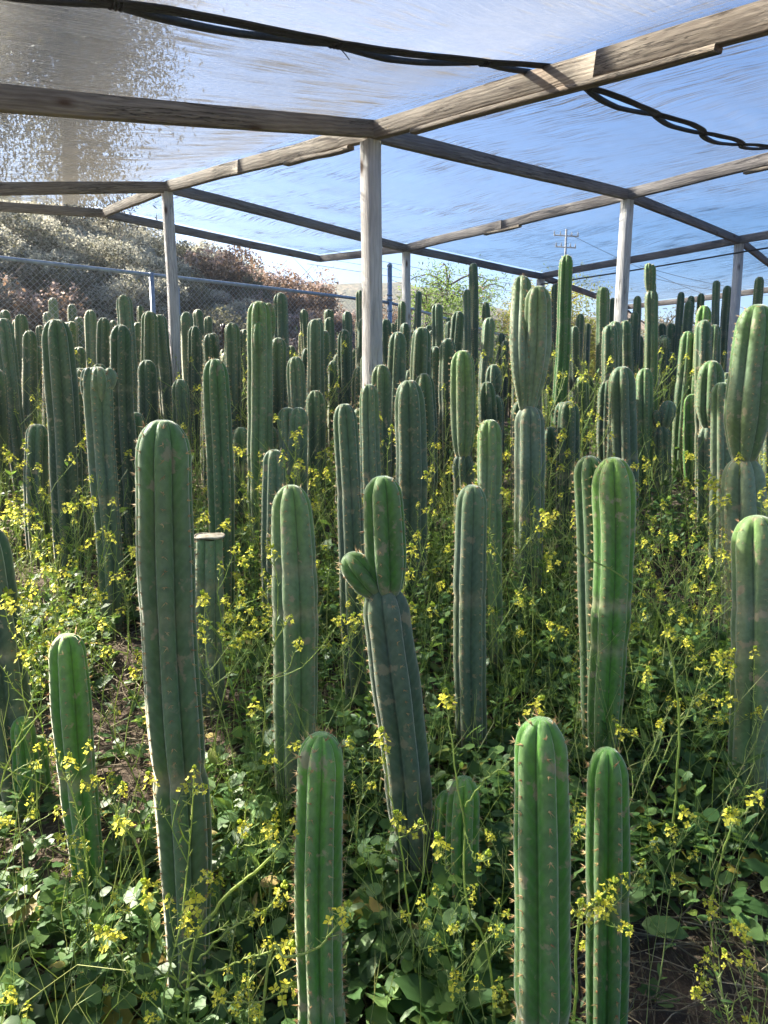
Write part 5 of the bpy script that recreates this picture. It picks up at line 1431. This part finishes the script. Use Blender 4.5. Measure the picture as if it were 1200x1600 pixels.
stray([(780, 1600, 1.35), (765, 1500, 1.3), (728, 1400, 1.3), (727, 1300, 1.32), (715, 1220, 1.32), (705, 1150, 1.33), (697, 1090, 1.35)], .0026, 'tall mustard stem between the branched trunk and the scarred cactus',
      [[(727, 1260, 1.32), (760, 1215, 1.3), (800, 1185, 1.28), (842, 1100, 1.27)], [(727, 1300, 1.32), (740, 1340, 1.3), (752, 1345, 1.28), (757, 1340, 1.28)], [(728, 1400, 1.3), (700, 1360, 1.3), (686, 1315, 1.3)]])
stray([(1010, 1300, 2.1), (1000, 1210, 2.05), (1020, 1160, 2.0), (1090, 1140, 1.98), (1150, 1110, 1.95), (1140, 1090, 1.95)], .0024, 'yellow green mustard stem running level to the right edge cactus',
      [[(1020, 1160, 2.0), (985, 1150, 1.95), (968, 1140, 1.95)], [(1090, 1140, 1.98), (1095, 1110, 1.98), (1098, 1085, 1.98)]])
stray([(1120, 1480, 1.6), (1110, 1420, 1.55), (1140, 1300, 1.5), (1165, 1270, 1.5), (1185, 1245, 1.5)], .0024, 'thick mustard stem climbing at the right edge below the cut off cactus',
      [[(1130, 1340, 1.52), (1100, 1300, 1.5), (1070, 1270, 1.5)], [(1150, 1290, 1.5), (1148, 1265, 1.5), (1142, 1270, 1.5)]])
stray([(235, 1490, 1.5), (228, 1400, 1.45), (215, 1320, 1.42), (195, 1295, 1.42), (187, 1285, 1.42)], .0026, 'mustard stem with a yellow head left of the tall thick cactus foot',
      [[(228, 1400, 1.45), (250, 1390, 1.42), (230, 1382, 1.4)]])

# each mustard plant is told apart by the cactus it stands next to
for o in [o for o in bpy.data.objects if o.name.startswith('mustard_plant') and o.get('group')]:
    x, y = o.location[0], o.location[1]
    near_ = sorted(((x - q[0]) ** 2 + (y - q[1]) ** 2, q) for q in [q for q in CACTI if q[3]])[0]
    if near_[0] > .5: continue
    q = near_[1]; dx, dy = x - q[0], y - q[1]
    side = ('just left of' if dx < 0 else 'just right of') if abs(dx) > abs(dy) * .6 else ('in front of' if dy < 0 else 'behind')
    nm = q[3].split(',')[0]
    nm = nm if nm.startswith('one ') else 'the ' + nm
    tall = 'taller' if o.scale[0] > .95 else 'shorter'
    for lab in ('%s yellow mustard plant %s %s' % (tall, side, nm), 'yellow mustard %s %s' % (side, nm)):
        if len(lab.split()) <= 16: o['label'] = lab; break
dupl = {}
for o in bpy.data.objects:
    if o.name.startswith('mustard_plant') and 'yellow mustard' in str(o.get('label')): dupl.setdefault(o['label'], []).append(o)
for lab, os_ in dupl.items():
    if len(os_) < 2: continue
    os_.sort(key=lambda o: o.location[0] / max(o.location[1], .1))
    words_ = {2: ['leftmost', 'rightmost'], 3: ['leftmost', 'middle', 'rightmost']}.get(len(os_))
    for k, o in enumerate(os_):
        o['group'] = os_[0]['group']
        if words_ and len(lab.split()) < 16: o['label'] = words_[k] + ' ' + lab
bpy.context.view_layer.update()
